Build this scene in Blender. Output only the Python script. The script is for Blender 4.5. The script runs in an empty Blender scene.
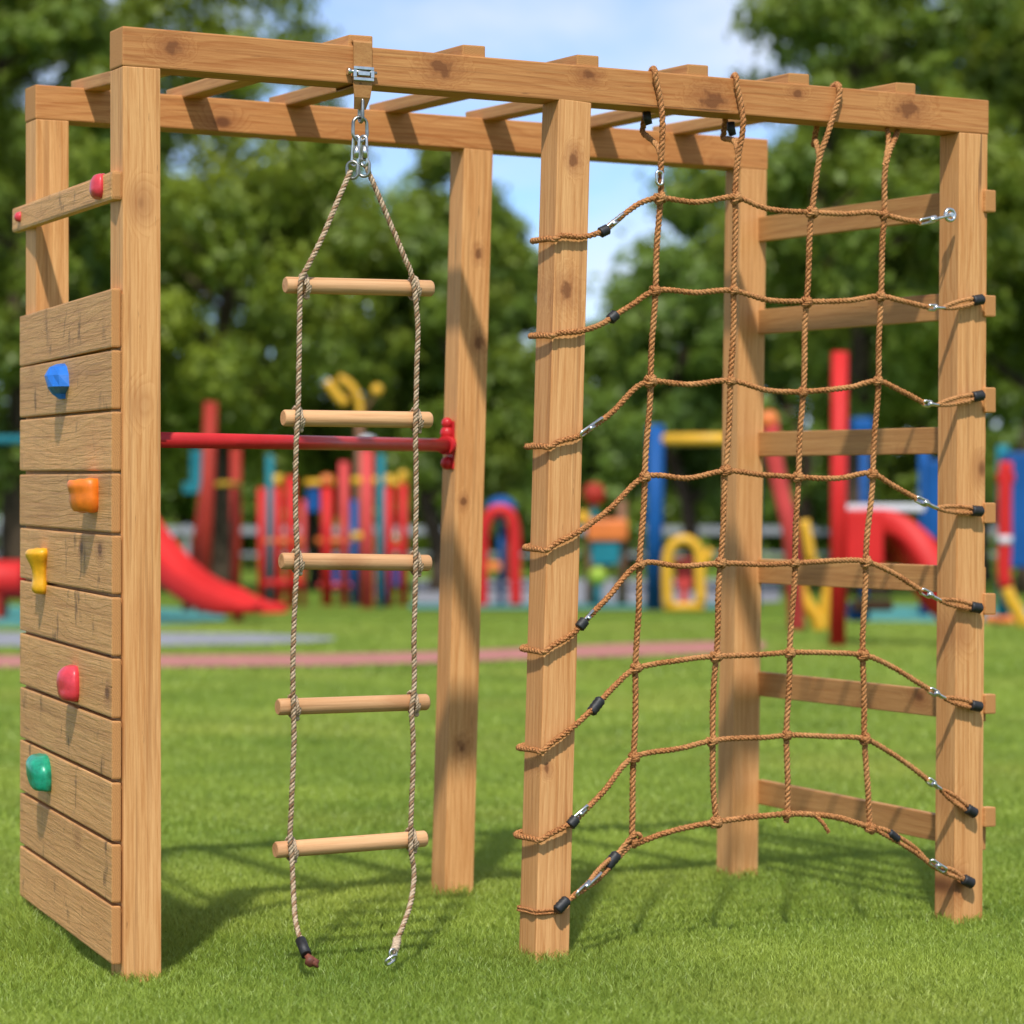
import bpy, bmesh, math, random
import numpy as np
from mathutils import Vector, Matrix, Quaternion

random.seed(7)
scene = bpy.context.scene
COL = scene.collection
F, CX, HY, CZ = 3000.0, 512.0, 530.0, 1.03      # focal length in pixels, picture centre, horizon row, eye height
V3 = Vector

# ------------------------------------------------------------------ helpers
def tag(o, label=None, cat=None, group=None, kind=None):
    if label: o["label"] = label
    if cat: o["category"] = cat
    if group: o["group"] = group
    if kind: o["kind"] = kind
    return o

def empty(name, loc, label=None, cat=None, group=None):
    o = bpy.data.objects.new(name, None)
    o.empty_display_size = 0.2
    COL.objects.link(o)
    o.location = loc
    return tag(o, label, cat, group)

def world_of(o):
    m = o.matrix_basis.copy()
    while o.parent:
        o = o.parent
        m = o.matrix_basis @ m
    return m

def link(name, me, mats, parent=None, M=None):
    o = bpy.data.objects.new(name, me)
    COL.objects.link(o)
    for m in (mats if isinstance(mats, (list, tuple)) else [mats]):
        if m.name not in [x.name for x in me.materials if x]:
            me.materials.append(m)
    M = M if M is not None else Matrix.Identity(4)
    if parent is not None:
        o.parent = parent
        o.matrix_basis = world_of(parent).inverted() @ M
    else:
        o.matrix_basis = M
    return o

class MB:
    """collects shapes of one mesh"""
    def __init__(self):
        self.v, self.f, self.m, self.s = [], [], [], []
    def add(self, vs, fs, mi=0, smooth=False):
        b = len(self.v)
        self.v += [tuple(p) for p in vs]
        for f in fs:
            self.f.append(tuple(i + b for i in f)); self.m.append(mi); self.s.append(smooth)
        return self
    def build(self, name, mats, parent=None, M=None, origin=None):
        me = bpy.data.meshes.new(name)
        vs = self.v
        if origin is not None:
            o = V3(origin)
            vs = [(p[0]-o.x, p[1]-o.y, p[2]-o.z) for p in vs]
            M = Matrix.Translation(o)
        me.from_pydata(vs, [], self.f)
        me.polygons.foreach_set("use_smooth", self.s)
        me.polygons.foreach_set("material_index", self.m)
        me.update()
        return link(name, me, mats, parent, M)
    # --- shapes
    def box(self, c, sx, sy, sz, R=None, bev=0.0, mi=0, endmi=None):
        bm = bmesh.new()
        bmesh.ops.create_cube(bm, size=1.0)
        for v in bm.verts: v.co = V3((v.co.x*sx, v.co.y*sy, v.co.z*sz))
        if bev > 0:
            bmesh.ops.bevel(bm, geom=bm.edges[:], offset=bev, segments=2, profile=0.6, affect='EDGES')
        bm.normal_update()
        b = len(self.v)
        c = V3(c)
        for v in bm.verts:
            p = (R @ v.co if R is not None else v.co) + c
            self.v.append(tuple(p))
        bm.verts.index_update()
        for f in bm.faces:
            self.f.append(tuple(v.index + b for v in f.verts))
            self.m.append(endmi if endmi is not None and abs(f.normal.x) > 0.8 else mi)
            self.s.append(False)
        bm.free()
        return self
    def tube(self, pts, r, n=12, cap=True, mi=0, closed=False):
        pts = [V3(p) for p in pts]
        rs = r if isinstance(r, (list, tuple)) else [r]*len(pts)
        T, N, B = frames(pts, closed)
        vs, fs = [], []
        for i, p in enumerate(pts):
            for k in range(n):
                a = 2*math.pi*k/n
                vs.append(p + (N[i]*math.cos(a) + B[i]*math.sin(a))*rs[i])
        L = len(pts)
        for i in range(L if closed else L-1):
            j = (i+1) % L
            for k in range(n):
                k2 = (k+1) % n
                fs.append((i*n+k, i*n+k2, j*n+k2, j*n+k))
        self.add(vs, fs, mi, True)
        if cap and not closed:
            b = len(self.v) - len(vs)
            self.f.append(tuple(b + k for k in reversed(range(n)))); self.m.append(mi); self.s.append(False)
            self.f.append(tuple(b + (L-1)*n + k for k in range(n))); self.m.append(mi); self.s.append(False)
        return self
    def ball(self, c, rx, ry=None, rz=None, n=14, mi=0, jit=0.0, seed=0):
        ry = ry or rx; rz = rz or rx
        rr = random.Random(seed)
        vs, fs = [], []
        h = n//2
        for i in range(h+1):
            th = math.pi*i/h
            for k in range(n):
                a = 2*math.pi*k/n
                j = 1 + rr.uniform(-jit, jit)
                vs.append((c[0]+rx*j*math.sin(th)*math.cos(a), c[1]+ry*j*math.sin(th)*math.sin(a), c[2]+rz*j*math.cos(th)))
        for i in range(h):
            for k in range(n):
                k2 = (k+1) % n
                fs.append((i*n+k, (i+1)*n+k, (i+1)*n+k2, i*n+k2))
        return self.add(vs, fs, mi, True)

def frames(pts, closed=False):
    L = len(pts)
    T = []
    for i in range(L):
        a = pts[(i-1) % L] if (closed or i > 0) else pts[i]
        b = pts[(i+1) % L] if (closed or i < L-1) else pts[i]
        d = b - a
        T.append(d.normalized() if d.length > 1e-9 else V3((0, 0, 1)))
    up = V3((0, 0, 1)) if abs(T[0].z) < 0.9 else V3((1, 0, 0))
    n = (up - T[0]*up.dot(T[0])).normalized()
    N, B = [], []
    for i in range(L):
        if i > 0:
            n = n - T[i]*n.dot(T[i])
            n = n.normalized() if n.length > 1e-6 else N[-1]
        N.append(n.copy()); B.append(T[i].cross(n))
    return T, N, B

def spline(pts, step, closed=False):
    """Catmull-Rom through pts, resampled every step metres"""
    P = [V3(p) for p in pts]
    if len(P) == 2:
        P = [P[0], (P[0]+P[1])/2, P[1]]
    if closed: P = [P[-1]] + P + [P[0], P[1]]
    else: P = [P[0]*2 - P[1]] + P + [P[-1]*2 - P[-2]]
    dense = []
    for i in range(1, len(P)-2):
        p0, p1, p2, p3 = P[i-1], P[i], P[i+1], P[i+2]
        k = max(4, int((p2-p1).length/step*2))
        t0 = 0.0
        def nx(a, b, t): return t + max(1e-5, (b-a).length)**0.5
        t1 = nx(p0, p1, t0); t2 = nx(p1, p2, t1); t3 = nx(p2, p3, t2)
        for s in range(k):
            t = t1 + (t2-t1)*s/k
            A1 = p0*((t1-t)/(t1-t0)) + p1*((t-t0)/(t1-t0))
            A2 = p1*((t2-t)/(t2-t1)) + p2*((t-t1)/(t2-t1))
            A3 = p2*((t3-t)/(t3-t2)) + p3*((t-t2)/(t3-t2))
            B1 = A1*((t2-t)/(t2-t0)) + A2*((t-t0)/(t2-t0))
            B2 = A2*((t3-t)/(t3-t1)) + A3*((t-t1)/(t3-t1))
            dense.append(B1*((t2-t)/(t2-t1)) + B2*((t-t1)/(t2-t1)))
    if not closed: dense.append(P[-2])
    out = [dense[0]]; acc = 0.0
    for a, b in zip(dense, dense[1:]):
        d = (b-a).length
        while acc + d >= step:
            a = a.lerp(b, (step-acc)/d)
            out.append(a.copy()); d = (b-a).length; acc = 0.0
        acc += d
    return out

def rope_into(mb, pts, r, step=0.005, pitch=None, strands=3, phase=0.0, wob=0.0, mi=0, mats=(0, 0, 0)):
    """a laid rope: three strands twisted round the path"""
    P = spline(pts, step)
    if len(P) < 3: return
    pitch = pitch or r*6.2
    if wob:
        ph = random.random()*10
        for i, p in enumerate(P):
            e = min(1.0, i/12, (len(P)-1-i)/12)
            P[i] = p + V3((math.sin(i*.11+ph), math.cos(i*.083+ph*2), math.sin(i*.097+ph*3)))*wob*e
    T, N, B = frames(P)
    sr, cr, n = r*0.56, r*0.50, 7
    for s in range(strands):
        vs, fs = [], []
        for i, p in enumerate(P):
            a = 2*math.pi*(i*step/pitch + s/strands) + phase
            c = p + (N[i]*math.cos(a) + B[i]*math.sin(a))*cr
            rad = N[i]*math.cos(a) + B[i]*math.sin(a)
            tan = -N[i]*math.sin(a) + B[i]*math.cos(a)
            lay = (T[i] + tan*(2*math.pi*cr/pitch)).normalized()
            bn = lay.cross(rad)
            q = sr*(1+random.uniform(-.14, .14))
            for k in range(n):
                b = 2*math.pi*k/n
                vs.append(c + (rad*math.cos(b) + bn*math.sin(b))*q)
        for i in range(len(P)-1):
            for k in range(n):
                k2 = (k+1) % n
                fs.append((i*n+k, i*n+k2, (i+1)*n+k2, (i+1)*n+k))
        fs.append(tuple(range(n))); fs.append(tuple((len(P)-1)*n+k for k in reversed(range(n))))
        mb.add(vs, fs, mats[s % 3], True)
    # stray fibres
    for _ in range(int(len(P)*1.3)):
        i = random.randrange(1, len(P)-1)
        a = random.random()*6.283
        rad = N[i]*math.cos(a) + B[i]*math.sin(a)
        q0 = P[i] + rad*r*0.95
        d = (rad*random.uniform(.3, 1) + T[i]*random.uniform(-1, 1) + B[i]*random.uniform(-.5, .5)).normalized()
        l = random.uniform(.3, 1.1)*r; w = 0.00045
        sd = d.cross(T[i]).normalized()*w
        mb.add([q0-sd, q0+sd, q0+d*l], [(0, 1, 2)], mi, False)

def stadium(c, d, s, length, width, n=20):
    """points of a chain link: long axis d, short axis s"""
    c, d, s = V3(c), V3(d).normalized(), V3(s).normalized()
    h = max(0, length-width)/2; r = width/2
    pts = []
    for k in range(n):
        a = 2*math.pi*k/n
        pts.append(c + d*(math.sin(a)*r + (h if math.sin(a) >= 0 else -h)) + s*math.cos(a)*r)
    return pts

# ------------------------------------------------------------------ materials
def mat_new(name):
    m = bpy.data.materials.new(name); m.use_nodes = True
    nt = m.node_tree
    for n in list(nt.nodes): nt.nodes.remove(n)
    out = nt.nodes.new("ShaderNodeOutputMaterial")
    return m, nt, out

class N:
    """tiny node helper"""
    def __init__(self, nt): self.nt = nt
    def n(self, t, **kw):
        x = self.nt.nodes.new(t)
        for k, v in kw.items():
            if k.startswith("i_"):
                key = k[2:]
                x.inputs[int(key) if key.isdigit() else key].default_value = v
            else: setattr(x, k, v)
        return x
    def l(self, a, b): self.nt.links.new(a, b)
    def math(self, op, a, b=None, c=None, clamp=False):
        x = self.nt.nodes.new("ShaderNodeMath"); x.operation = op; x.use_clamp = clamp
        for i, v in enumerate((a, b, c)):
            if v is None: continue
            if isinstance(v, (int, float)): x.inputs[i].default_value = v
            else: self.l(v, x.inputs[i])
        return x.outputs[0]
    def mix(self, fac, a, b, blend='MIX'):
        x = self.nt.nodes.new("ShaderNodeMix"); x.data_type = 'RGBA'; x.blend_type = blend; x.clamp_factor = True
        for s, v in ((x.inputs[0], fac), (x.inputs[6], a), (x.inputs[7], b)):
            if isinstance(v, (int, float)): s.default_value = v
            elif isinstance(v, tuple): s.default_value = v if len(v) == 4 else v + (1,)
            else: self.l(v, s)
        return x.outputs[2]
    def noise(self, vec, scale, detail=3, rough=.5, dist=0, dims='3D', w=None):
        x = self.nt.nodes.new("ShaderNodeTexNoise"); x.noise_dimensions = dims
        x.inputs['Scale'].default_value = scale; x.inputs['Detail'].default_value = detail
        x.inputs['Roughness'].default_value = rough; x.inputs['Distortion'].default_value = dist
        if vec is not None: self.l(vec, x.inputs['Vector'])
        if w is not None: self.l(w, x.inputs['W'])
        return x.outputs[0]
    def ramp(self, f, stops):
        x = self.nt.nodes.new("ShaderNodeValToRGB")
        cr = x.color_ramp
        while len(cr.elements) < len(stops): cr.elements.new(.5)
        for e, (p, c) in zip(cr.elements, stops):
            e.position = p
            e.color = (c, c, c, 1) if isinstance(c, (int, float)) else c + (1,)
        self.l(f, x.inputs[0])
        return x.outputs[0]
    def scale(self, vec, s):
        x = self.nt.nodes.new("ShaderNodeVectorMath"); x.operation = 'MULTIPLY'
        self.l(vec, x.inputs[0]); x.inputs[1].default_value = s
        return x.outputs[0]
    def addv(self, vec, b):
        x = self.nt.nodes.new("ShaderNodeVectorMath"); x.operation = 'ADD'
        self.l(vec, x.inputs[0]); self.l(b, x.inputs[1])
        return x.outputs[0]

def wood_mat(name, light, dark, knot=(.15, .050, .016), weather=0.0, ring=70.0, contrast=1.0, knots=.62, spots=()):
    m, nt, out = mat_new(name); g = N(nt)
    tc = g.n("ShaderNodeTexCoord"); oi = g.n("ShaderNodeObjectInfo")
    rnd = oi.outputs['Random']
    comb = g.n("ShaderNodeCombineXYZ")
    for i, k in enumerate((37.0, 5.3, 7.7)): g.l(g.math('MULTIPLY', rnd, k), comb.inputs[i])
    P = g.addv(tc.outputs['Object'], comb.outputs[0])
    # knots: sparse stretched cells
    vo = g.n("ShaderNodeTexVoronoi"); vo.inputs['Scale'].default_value = 1.0; vo.inputs['Randomness'].default_value = 1.0
    g.l(g.scale(P, (4.6, 7.5, 1.2)), vo.inputs['Vector'])
    kd = vo.outputs['Distance']
    if spots:
        so = g.n("ShaderNodeSeparateXYZ"); g.l(tc.outputs['Object'], so.inputs[0])
        wx = g.math('MULTIPLY', g.math('SUBTRACT', g.noise(tc.outputs['Object'], 45, 2), .5), .9)
        dmin = None
        for (kx, ky, kr) in spots:
            dx = g.math('MULTIPLY', g.math('SUBTRACT', so.outputs[0], kx), .105/kr)
            dy = g.math('MULTIPLY', g.math('SUBTRACT', so.outputs[1], ky), .155/kr)
            d = g.math('SQRT', g.math('ADD', g.math('POWER', g.math('ABSOLUTE', dx), 2.0), g.math('POWER', g.math('ABSOLUTE', dy), 2.0)))
            dmin = d if dmin is None else g.math('MINIMUM', dmin, d)
        kds = g.math('ADD', g.math('ADD', dmin, g.math('MULTIPLY', g.math('SUBTRACT', g.noise(g.scale(tc.outputs['Object'], (9, 30, 30)), 1.0, 2), .5), .16)), g.math('MULTIPLY', wx, .30))
    sc_ = g.n('ShaderNodeSeparateColor'); g.l(vo.outputs['Color'], sc_.inputs[0])
    sel = g.math('GREATER_THAN', sc_.outputs[0], knots if not spots else 2.0)
    if spots: kd = kds; sel = 1.0
    warp = g.math('MULTIPLY', g.ramp(kd, [(0.0, 1.0), (0.40, 0.0)]), sel)
    kmask = g.math('MULTIPLY', g.ramp(kd, [(0.07, 1.0), (0.14, 0.0)]), sel)
    # growth rings seen along the cut
    big = g.noise(g.scale(P, (.55, 3.0, 3.0)), 1.6, 3, .5)
    sx = g.n("ShaderNodeSeparateXYZ"); g.l(P, sx.inputs[0])
    yy = g.math('POWER', g.math('ADD', sx.outputs[1], g.math('MULTIPLY', rnd, .3)), 2.0)
    zz = g.math('POWER', g.math('ADD', sx.outputs[2], g.math('MULTIPLY', rnd, -.4)), 2.0)
    rad = g.math('SQRT', g.math('ADD', yy, zz))
    ph = g.math('ADD', g.math('MULTIPLY', rad, ring*1.0), g.math('MULTIPLY', big, 9.0))
    ph = g.math('ADD', ph, g.math('MULTIPLY', warp, 5.0))
    fr = g.math('FRACT', ph)
    ringv = g.ramp(fr, [(0.0, .1), (.55, .35), (.88, 1.0), (1.0, .1)])
    fin2 = g.noise(g.scale(P, (16.0, 420.0, 420.0)), 1.0, 3, .7)
    fine = g.noise(g.scale(P, (4.5, 170.0, 170.0)), 1.0, 5, .70)
    mid = g.noise(g.scale(P, (1.1, 26.0, 26.0)), 1.0, 3, .55)
    f = g.math('ADD', g.math('MULTIPLY', ringv, .30*contrast), g.math('MULTIPLY', g.ramp(fine, [(.38, 0), (.66, 1)]), .58))
    f = g.math('ADD', f, g.math('MULTIPLY', g.ramp(mid, [(.35, 0), (.72, 1)]), .42))
    f = g.math('ADD', f, g.math('MULTIPLY', g.ramp(fin2, [(.42, 0), (.68, 1)]), .30))
    f = g.math('MULTIPLY', f, 0.86, clamp=True)
    col = g.mix(f, light, dark)
    gl_ = g.noise(g.scale(P, (1.3, 75.0, 75.0)), 1.0, 4, .65)
    col = g.mix(g.math('MULTIPLY', g.ramp(gl_, [(.55, 0), (.66, 1)]), .42), col, (.27, .105, .032))
    # board-to-board tint
    tint = g.math('ADD', .86, g.math('MULTIPLY', g.math('FRACT', g.math('MULTIPLY', rnd, 17.3)), .24))
    hs = g.n("ShaderNodeHueSaturation"); g.l(tint, hs.inputs['Value']); g.l(col, hs.inputs['Color'])
    col = hs.outputs[0]
    blot = g.ramp(g.noise(P, 3.2, 3, .55), [(.35, 0), (.75, 1)])
    col = g.mix(g.math('MULTIPLY', blot, .22), col, (light[0]*.8, light[1]*.62, light[2]*.5))
    halo = g.math('MULTIPLY', g.math('MULTIPLY', g.ramp(kd, [(0.10, 1.0), (0.34, 0.0)]), .55), sel)
    col = g.mix(halo, col, (knot[0]*1.9, knot[1]*1.9, knot[2]*1.9))
    col = g.mix(g.math('MULTIPLY', kmask, .72 if spots else .9), col, knot)
    # hairline checks along the grain
    ck = g.noise(g.scale(P, (1.6, 60.0, 60.0)), 1.0, 2, .5, 0.0)
    ckm = g.ramp(ck, [(.735, 0), (.76, 1)])
    col = g.mix(g.math('MULTIPLY', ckm, .7), col, (.10, .045, .018))
    sp = g.ramp(g.noise(g.scale(P, (14, 150, 150)), 1.0, 3, .6), [(.70, 0), (.76, 1)])
    col = g.mix(g.math('MULTIPLY', sp, .55), col, (.13, .055, .02))
    if weather > 0:
        # dark rough tear-marks across the boards, and grey-brown weathering
        tm = g.noise(g.scale(P, (10.0, 5.0, 5.0)), 1.0, 5, .66, .4)
        tmm = g.ramp(tm, [(.575, 0), (.66, 1)])
        gate = g.ramp(g.noise(P, 7.0, 2, .5), [(.46, 0), (.57, 1)])
        col = g.mix(g.math('MULTIPLY', g.math('MULTIPLY', tmm, gate), .8), col, (.10, .045, .018))
        wz = g.ramp(g.noise(g.scale(P, (2.5, 9, 9)), 1.4, 5, .65), [(.35, 0), (.75, 1)])
        col = g.mix(g.math('MULTIPLY', wz, weather), col, (.40, .22, .085))
        gr = g.noise(g.scale(P, (60, 240, 240)), 1.0, 3, .7)
        col = g.mix(g.math('MULTIPLY', g.ramp(gr, [(.45, 0), (.7, 1)]), .30), col, (.30, .16, .06))
    b = g.n("ShaderNodeBsdfPrincipled"); b.inputs['Roughness'].default_value = .62
    b.inputs['Specular IOR Level'].default_value = .28
    g.l(col, b.inputs['Base Color'])
    bump = g.n("ShaderNodeBump"); bump.inputs['Strength'].default_value = .35 if weather == 0 else .6
    bump.inputs['Distance'].default_value = .0016 if weather == 0 else .004
    hgt = g.math('SUBTRACT', g.math('MULTIPLY', fine, -1.0), g.math('ADD', g.math('MULTIPLY', ckm, .8), g.math('MULTIPLY', ringv, .2)))
    g.l(hgt, bump.inputs['Height']); g.l(bump.outputs[0], b.inputs['Normal'])
    g.l(b.outputs[0], out.inputs[0])
    return m

def end_grain_mat(name, c1, c2):
    m, nt, out = mat_new(name); g = N(nt)
    tc = g.n("ShaderNodeTexCoord"); oi = g.n("ShaderNodeObjectInfo")
    sx = g.n("ShaderNodeSeparateXYZ"); g.l(tc.outputs['Object'], sx.inputs[0])
    a = g.math('POWER', g.math('ADD', sx.outputs[1], g.math('MULTIPLY', oi.outputs['Random'], .05)), 2.0)
    b2 = g.math('POWER', g.math('ADD', sx.outputs[2], .07), 2.0)
    r = g.math('SQRT', g.math('ADD', a, b2))
    nz = g.noise(tc.outputs['Object'], 60, 3)
    fr = g.math('FRACT', g.math('ADD', g.math('MULTIPLY', r, 210), g.math('MULTIPLY', nz, .8)))
    sp = g.noise(tc.outputs['Object'], 420, 3, .7)
    f = g.math('ADD', g.math('MULTIPLY', fr, .5), g.math('MULTIPLY', g.ramp(sp, [(.4, 0), (.65, 1)]), .5))
    col = g.mix(f, c1, c2)
    b = g.n("ShaderNodeBsdfPrincipled"); b.inputs['Roughness'].default_value = .8
    g.l(col, b.inputs['Base Color']); g.l(b.outputs[0], out.inputs[0])
    return m

def plain_mat(name, col, rough=.45, metal=0.0, var=.15, nscale=6.0, bump=0.0, spec=.5, bscale=80.0, coat=0.0):
    m, nt, out = mat_new(name); g = N(nt)
    tc = g.n("ShaderNodeTexCoord")
    nz = g.noise(tc.outputs['Object'], nscale, 4, .6)
    d = tuple(c*(1-var*1.4) for c in col); l = tuple(min(1, c*(1+var*.6)) for c in col)
    c = g.mix(g.ramp(nz, [(.3, 0), (.7, 1)]), d, l)
    b = g.n("ShaderNodeBsdfPrincipled")
    g.l(c, b.inputs['Base Color'])
    b.inputs['Metallic'].default_value = metal; b.inputs['Specular IOR Level'].default_value = spec
    b.inputs['Coat Weight'].default_value = coat; b.inputs['Coat Roughness'].default_value = .12
    rr = g.math('ADD', rough-.08, g.math('MULTIPLY', nz, .16)); g.l(rr, b.inputs['Roughness'])
    if bump:
        bp = g.n("ShaderNodeBump"); bp.inputs['Strength'].default_value = bump; bp.inputs['Distance'].default_value = .002
        g.l(g.noise(tc.outputs['Object'], bscale, 4, .6), bp.inputs['Height']); g.l(bp.outputs[0], b.inputs['Normal'])
    g.l(b.outputs[0], out.inputs[0])
    return m

def rope_mat(name, c1, c2, c3):
    m, nt, out = mat_new(name); g = N(nt)
    tc = g.n("ShaderNodeTexCoord")
    nz = g.noise(tc.outputs['Object'], 240, 4, .8)
    n2 = g.noise(tc.outputs['Object'], 9, 3, .6)
    col = g.mix(g.ramp(nz, [(.42, 0), (.57, 1)]), c1, c2)
    col = g.mix(g.math('MULTIPLY', g.ramp(n2, [(.4, 0), (.75, 1)]), .55), col, c3)
    b = g.n("ShaderNodeBsdfPrincipled"); b.inputs['Roughness'].default_value = .85; b.inputs['Specular IOR Level'].default_value = .15
    g.l(col, b.inputs['Base Color'])
    bp = g.n("ShaderNodeBump"); bp.inputs['Strength'].default_value = .5; bp.inputs['Distance'].default_value = .001
    g.l(nz, bp.inputs['Height']); g.l(bp.outputs[0], b.inputs['Normal'])
    g.l(b.outputs[0], out.inputs[0])
    return m

def leaf_mat(name, dark, light, yellow, trans=.45, nscale=.9, yam=.35):
    m, nt, out = mat_new(name); g = N(nt)
    at = g.n("ShaderNodeAttribute"); at.attribute_name = "rnd"
    tc = g.n("ShaderNodeTexCoord"); oi = g.n("ShaderNodeObjectInfo")
    nz = g.noise(tc.outputs['Object'], nscale, 3, .55)
    f = g.math('ADD', g.math('MULTIPLY', at.outputs['Fac'], .55), g.math('MULTIPLY', g.ramp(nz, [(.35, 0), (.68, 1)]), .5), clamp=True)
    col = g.mix(f, dark, light)
    n2 = g.noise(tc.outputs['Object'], nscale*.55, 2, .5)
    col = g.mix(g.math('MULTIPLY', g.ramp(n2, [(.48, 0), (.68, 1)]), yam), col, yellow)
    d = g.n("ShaderNodeBsdfDiffuse"); t = g.n("ShaderNodeBsdfTranslucent")
    g.l(col, d.inputs[0])
    tcol = g.mix(.5, col, yellow)
    g.l(tcol, t.inputs[0])
    mx = g.n("ShaderNodeMixShader"); mx.inputs[0].default_value = trans
    g.l(d.outputs[0], mx.inputs[1]); g.l(t.outputs[0], mx.inputs[2])
    gl = g.n("ShaderNodeBsdfGlossy"); gl.inputs['Roughness'].default_value = .45; gl.inputs[0].default_value = (.9, .95, .8, 1)
    m2 = g.n("ShaderNodeMixShader"); m2.inputs[0].default_value = .03
    g.l(mx.outputs[0], m2.inputs[1]); g.l(gl.outputs[0], m2.inputs[2])
    g.l(m2.outputs[0], out.inputs[0])
    return m

WOOD = wood_mat("timber", (.82, .455, .185), (.52, .215, .062))
W_L, W_D = (.82, .455, .185), (.52, .215, .062)
WOOD_FM = wood_mat("timber_centre_post", W_L, W_D, spots=[(1.98, .0, .015), (1.655, -.010, .021), (.50, -.03, .010)], contrast=1.2)
WOOD_BM = wood_mat("timber_back_post", W_L, W_D, spots=[(1.85, .006, .013), (1.60, .016, .017), (1.15, -.02, .011), (.46, -.004, .015)], contrast=1.2)
WOOD_FB = wood_mat("timber_front_beam", (.70, .345, .120), (.42, .150, .040), spots=[(.115, .004, .018), (.80, .012, .024), (1.20, .020, .017), (1.55, -.014, .026), (1.80, .020, .011), (2.14, .004, .027)], contrast=1.5, ring=55)
WOOD_B = wood_mat("timber_beam", (.70, .345, .120), (.42, .150, .040), contrast=1.35, ring=55, knots=.10)
BOARD = wood_mat("rough_board", (.88, .475, .180), (.56, .250, .078), weather=.24, contrast=.6, knots=.8)
SLAT = wood_mat("slat_timber", (.64, .345, .125), (.42, .185, .058))
ENDG = end_grain_mat("end_grain", (.58, .27, .085), (.34, .14, .04))
DOWEL = wood_mat("dowel_timber", (.74, .43, .215), (.56, .285, .125), contrast=.4)
ROPE = rope_mat("hemp_rope", (.60, .265, .095), (.17, .058, .018), (.66, .36, .15))
CORD = rope_mat("ladder_cord", (.58, .43, .29), (.36, .24, .14), (.64, .52, .38))
CORD_D = rope_mat("ladder_cord_brown", (.33, .19, .10), (.17, .085, .04), (.45, .30, .18))
STRAP = wood_mat("leather_strap", (.52, .27, .095), (.36, .15, .045), contrast=.3)
STEEL = plain_mat("zinc_steel", (.72, .72, .70), .3, 1.0, .2, 60)
DARKSTEEL = plain_mat("worn_steel", (.42, .41, .38), .38, 1.0, .3, 60)
RUBBER = plain_mat("black_rubber", (.018, .018, .020), .55, 0, .3, 90, .4)
REDBAR = plain_mat("red_paint", (.56, .020, .024), .42, 0, .1, 8, .06, spec=.3, coat=.08)
BLUEH = plain_mat("blue_resin", (.010, .16, .62), .45, 0, .12, 30, .25, bscale=300)
ORANGEH = plain_mat("orange_resin", (.85, .20, .012), .45, 0, .15, 30, .25, bscale=300)
YELLOWH = plain_mat("yellow_resin", (.80, .40, .012), .42, 0, .15, 40, .3, bscale=120)
REDH = plain_mat("red_resin", (.66, .045, .065), .36, 0, .15, 40, .3, bscale=120)
GREENH = plain_mat("green_resin", (.010, .30, .17), .3, 0, .35, 50, .3, bscale=120)
P_RED = plain_mat("play_red", (.60, .022, .020), .5, 0, .12, 1.5, spec=.22)
P_DRED = plain_mat("play_dark_red", (.36, .032, .018), .6, 0, .2, 2, spec=.2)
P_ORANGE = plain_mat("play_orange", (.72, .18, .03), .45, 0, .15, 2)
P_YELLOW = plain_mat("play_yellow", (.75, .40, .02), .45, 0, .15, 2)
P_BLUE = plain_mat("play_blue", (.008, .085, .29), .55, 0, .15, 2, spec=.2)
P_TEAL = plain_mat("play_teal", (.015, .18, .22), .6, 0, .15, 2, spec=.2)
P_PINK = plain_mat("play_pink_red", (.60, .065, .060), .55, 0, .15, 2, spec=.2)
P_WHITE = plain_mat("play_white", (.62, .62, .66), .5, 0, .1, 2)
P_GREEN = plain_mat("play_lime", (.30, .42, .03), .5, 0, .15, 2)
P_BROWN = plain_mat("play_brown", (.20, .085, .035), .6, 0, .2, 3)
WALLM = plain_mat("pale_render", (.30, .31, .36), .8, 0, .15, .5)
BARK = plain_mat("bark", (.085, .060, .040), .9, 0, .4, 5, .8, .1, 12)
LEAF_A = leaf_mat("leaves_mid", (.070, .132, .020), (.25, .345, .040), (.42, .45, .042))
LEAF_B = leaf_mat("leaves_dark", (.068, .135, .022), (.22, .335, .046), (.36, .43, .048))
LEAF_C = leaf_mat("leaves_light", (.090, .155, .020), (.29, .375, .040), (.46, .48, .043))
GRASS = leaf_mat("grass_blades", (.120, .225, .024), (.43, .535, .078), (.58, .56, .115), .34, .8, .30)

# ------------------------------------------------------------------ reading positions off the picture
def gz(py):                 # depth of a ground point seen at row py
    return CZ*F/(py-HY)
def at(px, y, h):           # point at column px, depth y, height h
    return V3(((px-CX)/F*y, y, h))
def hrow(py, y):            # height of row py at depth y
    return CZ + (HY-py)/F*y

class Plane:
    """a vertical plane through two ground points"""
    def __init__(self, A, B):
        self.A = V3((A[0], A[1])); self.u = (V3((B[0], B[1])) - self.A).normalized()
        self.n = V3((self.u.y, -self.u.x))            # towards the viewer
    def p(self, px, off=0.0):
        A = self.A + self.n*off; k = (px-CX)/F
        t = (k*A.y - A.x)/(self.u.x - k*self.u.y)
        return A + self.u*t
    def pt(self, px, py, off=0.0):
        q = self.p(px, off)
        return V3((q.x, q.y, hrow(py, q.y)))
    def at_h(self, px, h, off=0.0):
        q = self.p(px, off)
        return V3((q.x, q.y, h))

cFL = at(124, gz(984), 0); cFR = at(954, gz(924.5), 0)
cBL = at(36, 7.86, 0); cBR = at(731.5, 8.83, 0)
FRONT = Plane(cFL, cFR); BACK = Plane(cBL, cBR)
YAW = math.radians(26.6)
U = V3((math.cos(YAW), math.sin(YAW), 0)); W = V3((-math.sin(YAW), math.cos(YAW), 0)); Z = V3((0, 0, 1))
PW = 0.09
POST_BASES = []

# ------------------------------------------------------------------ climbing frame
frame = empty("jungle_gym", (0.05, 7.85, 0), "large wooden climbing frame of square posts and beams with a board climbing wall", "climbing frame")

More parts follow.
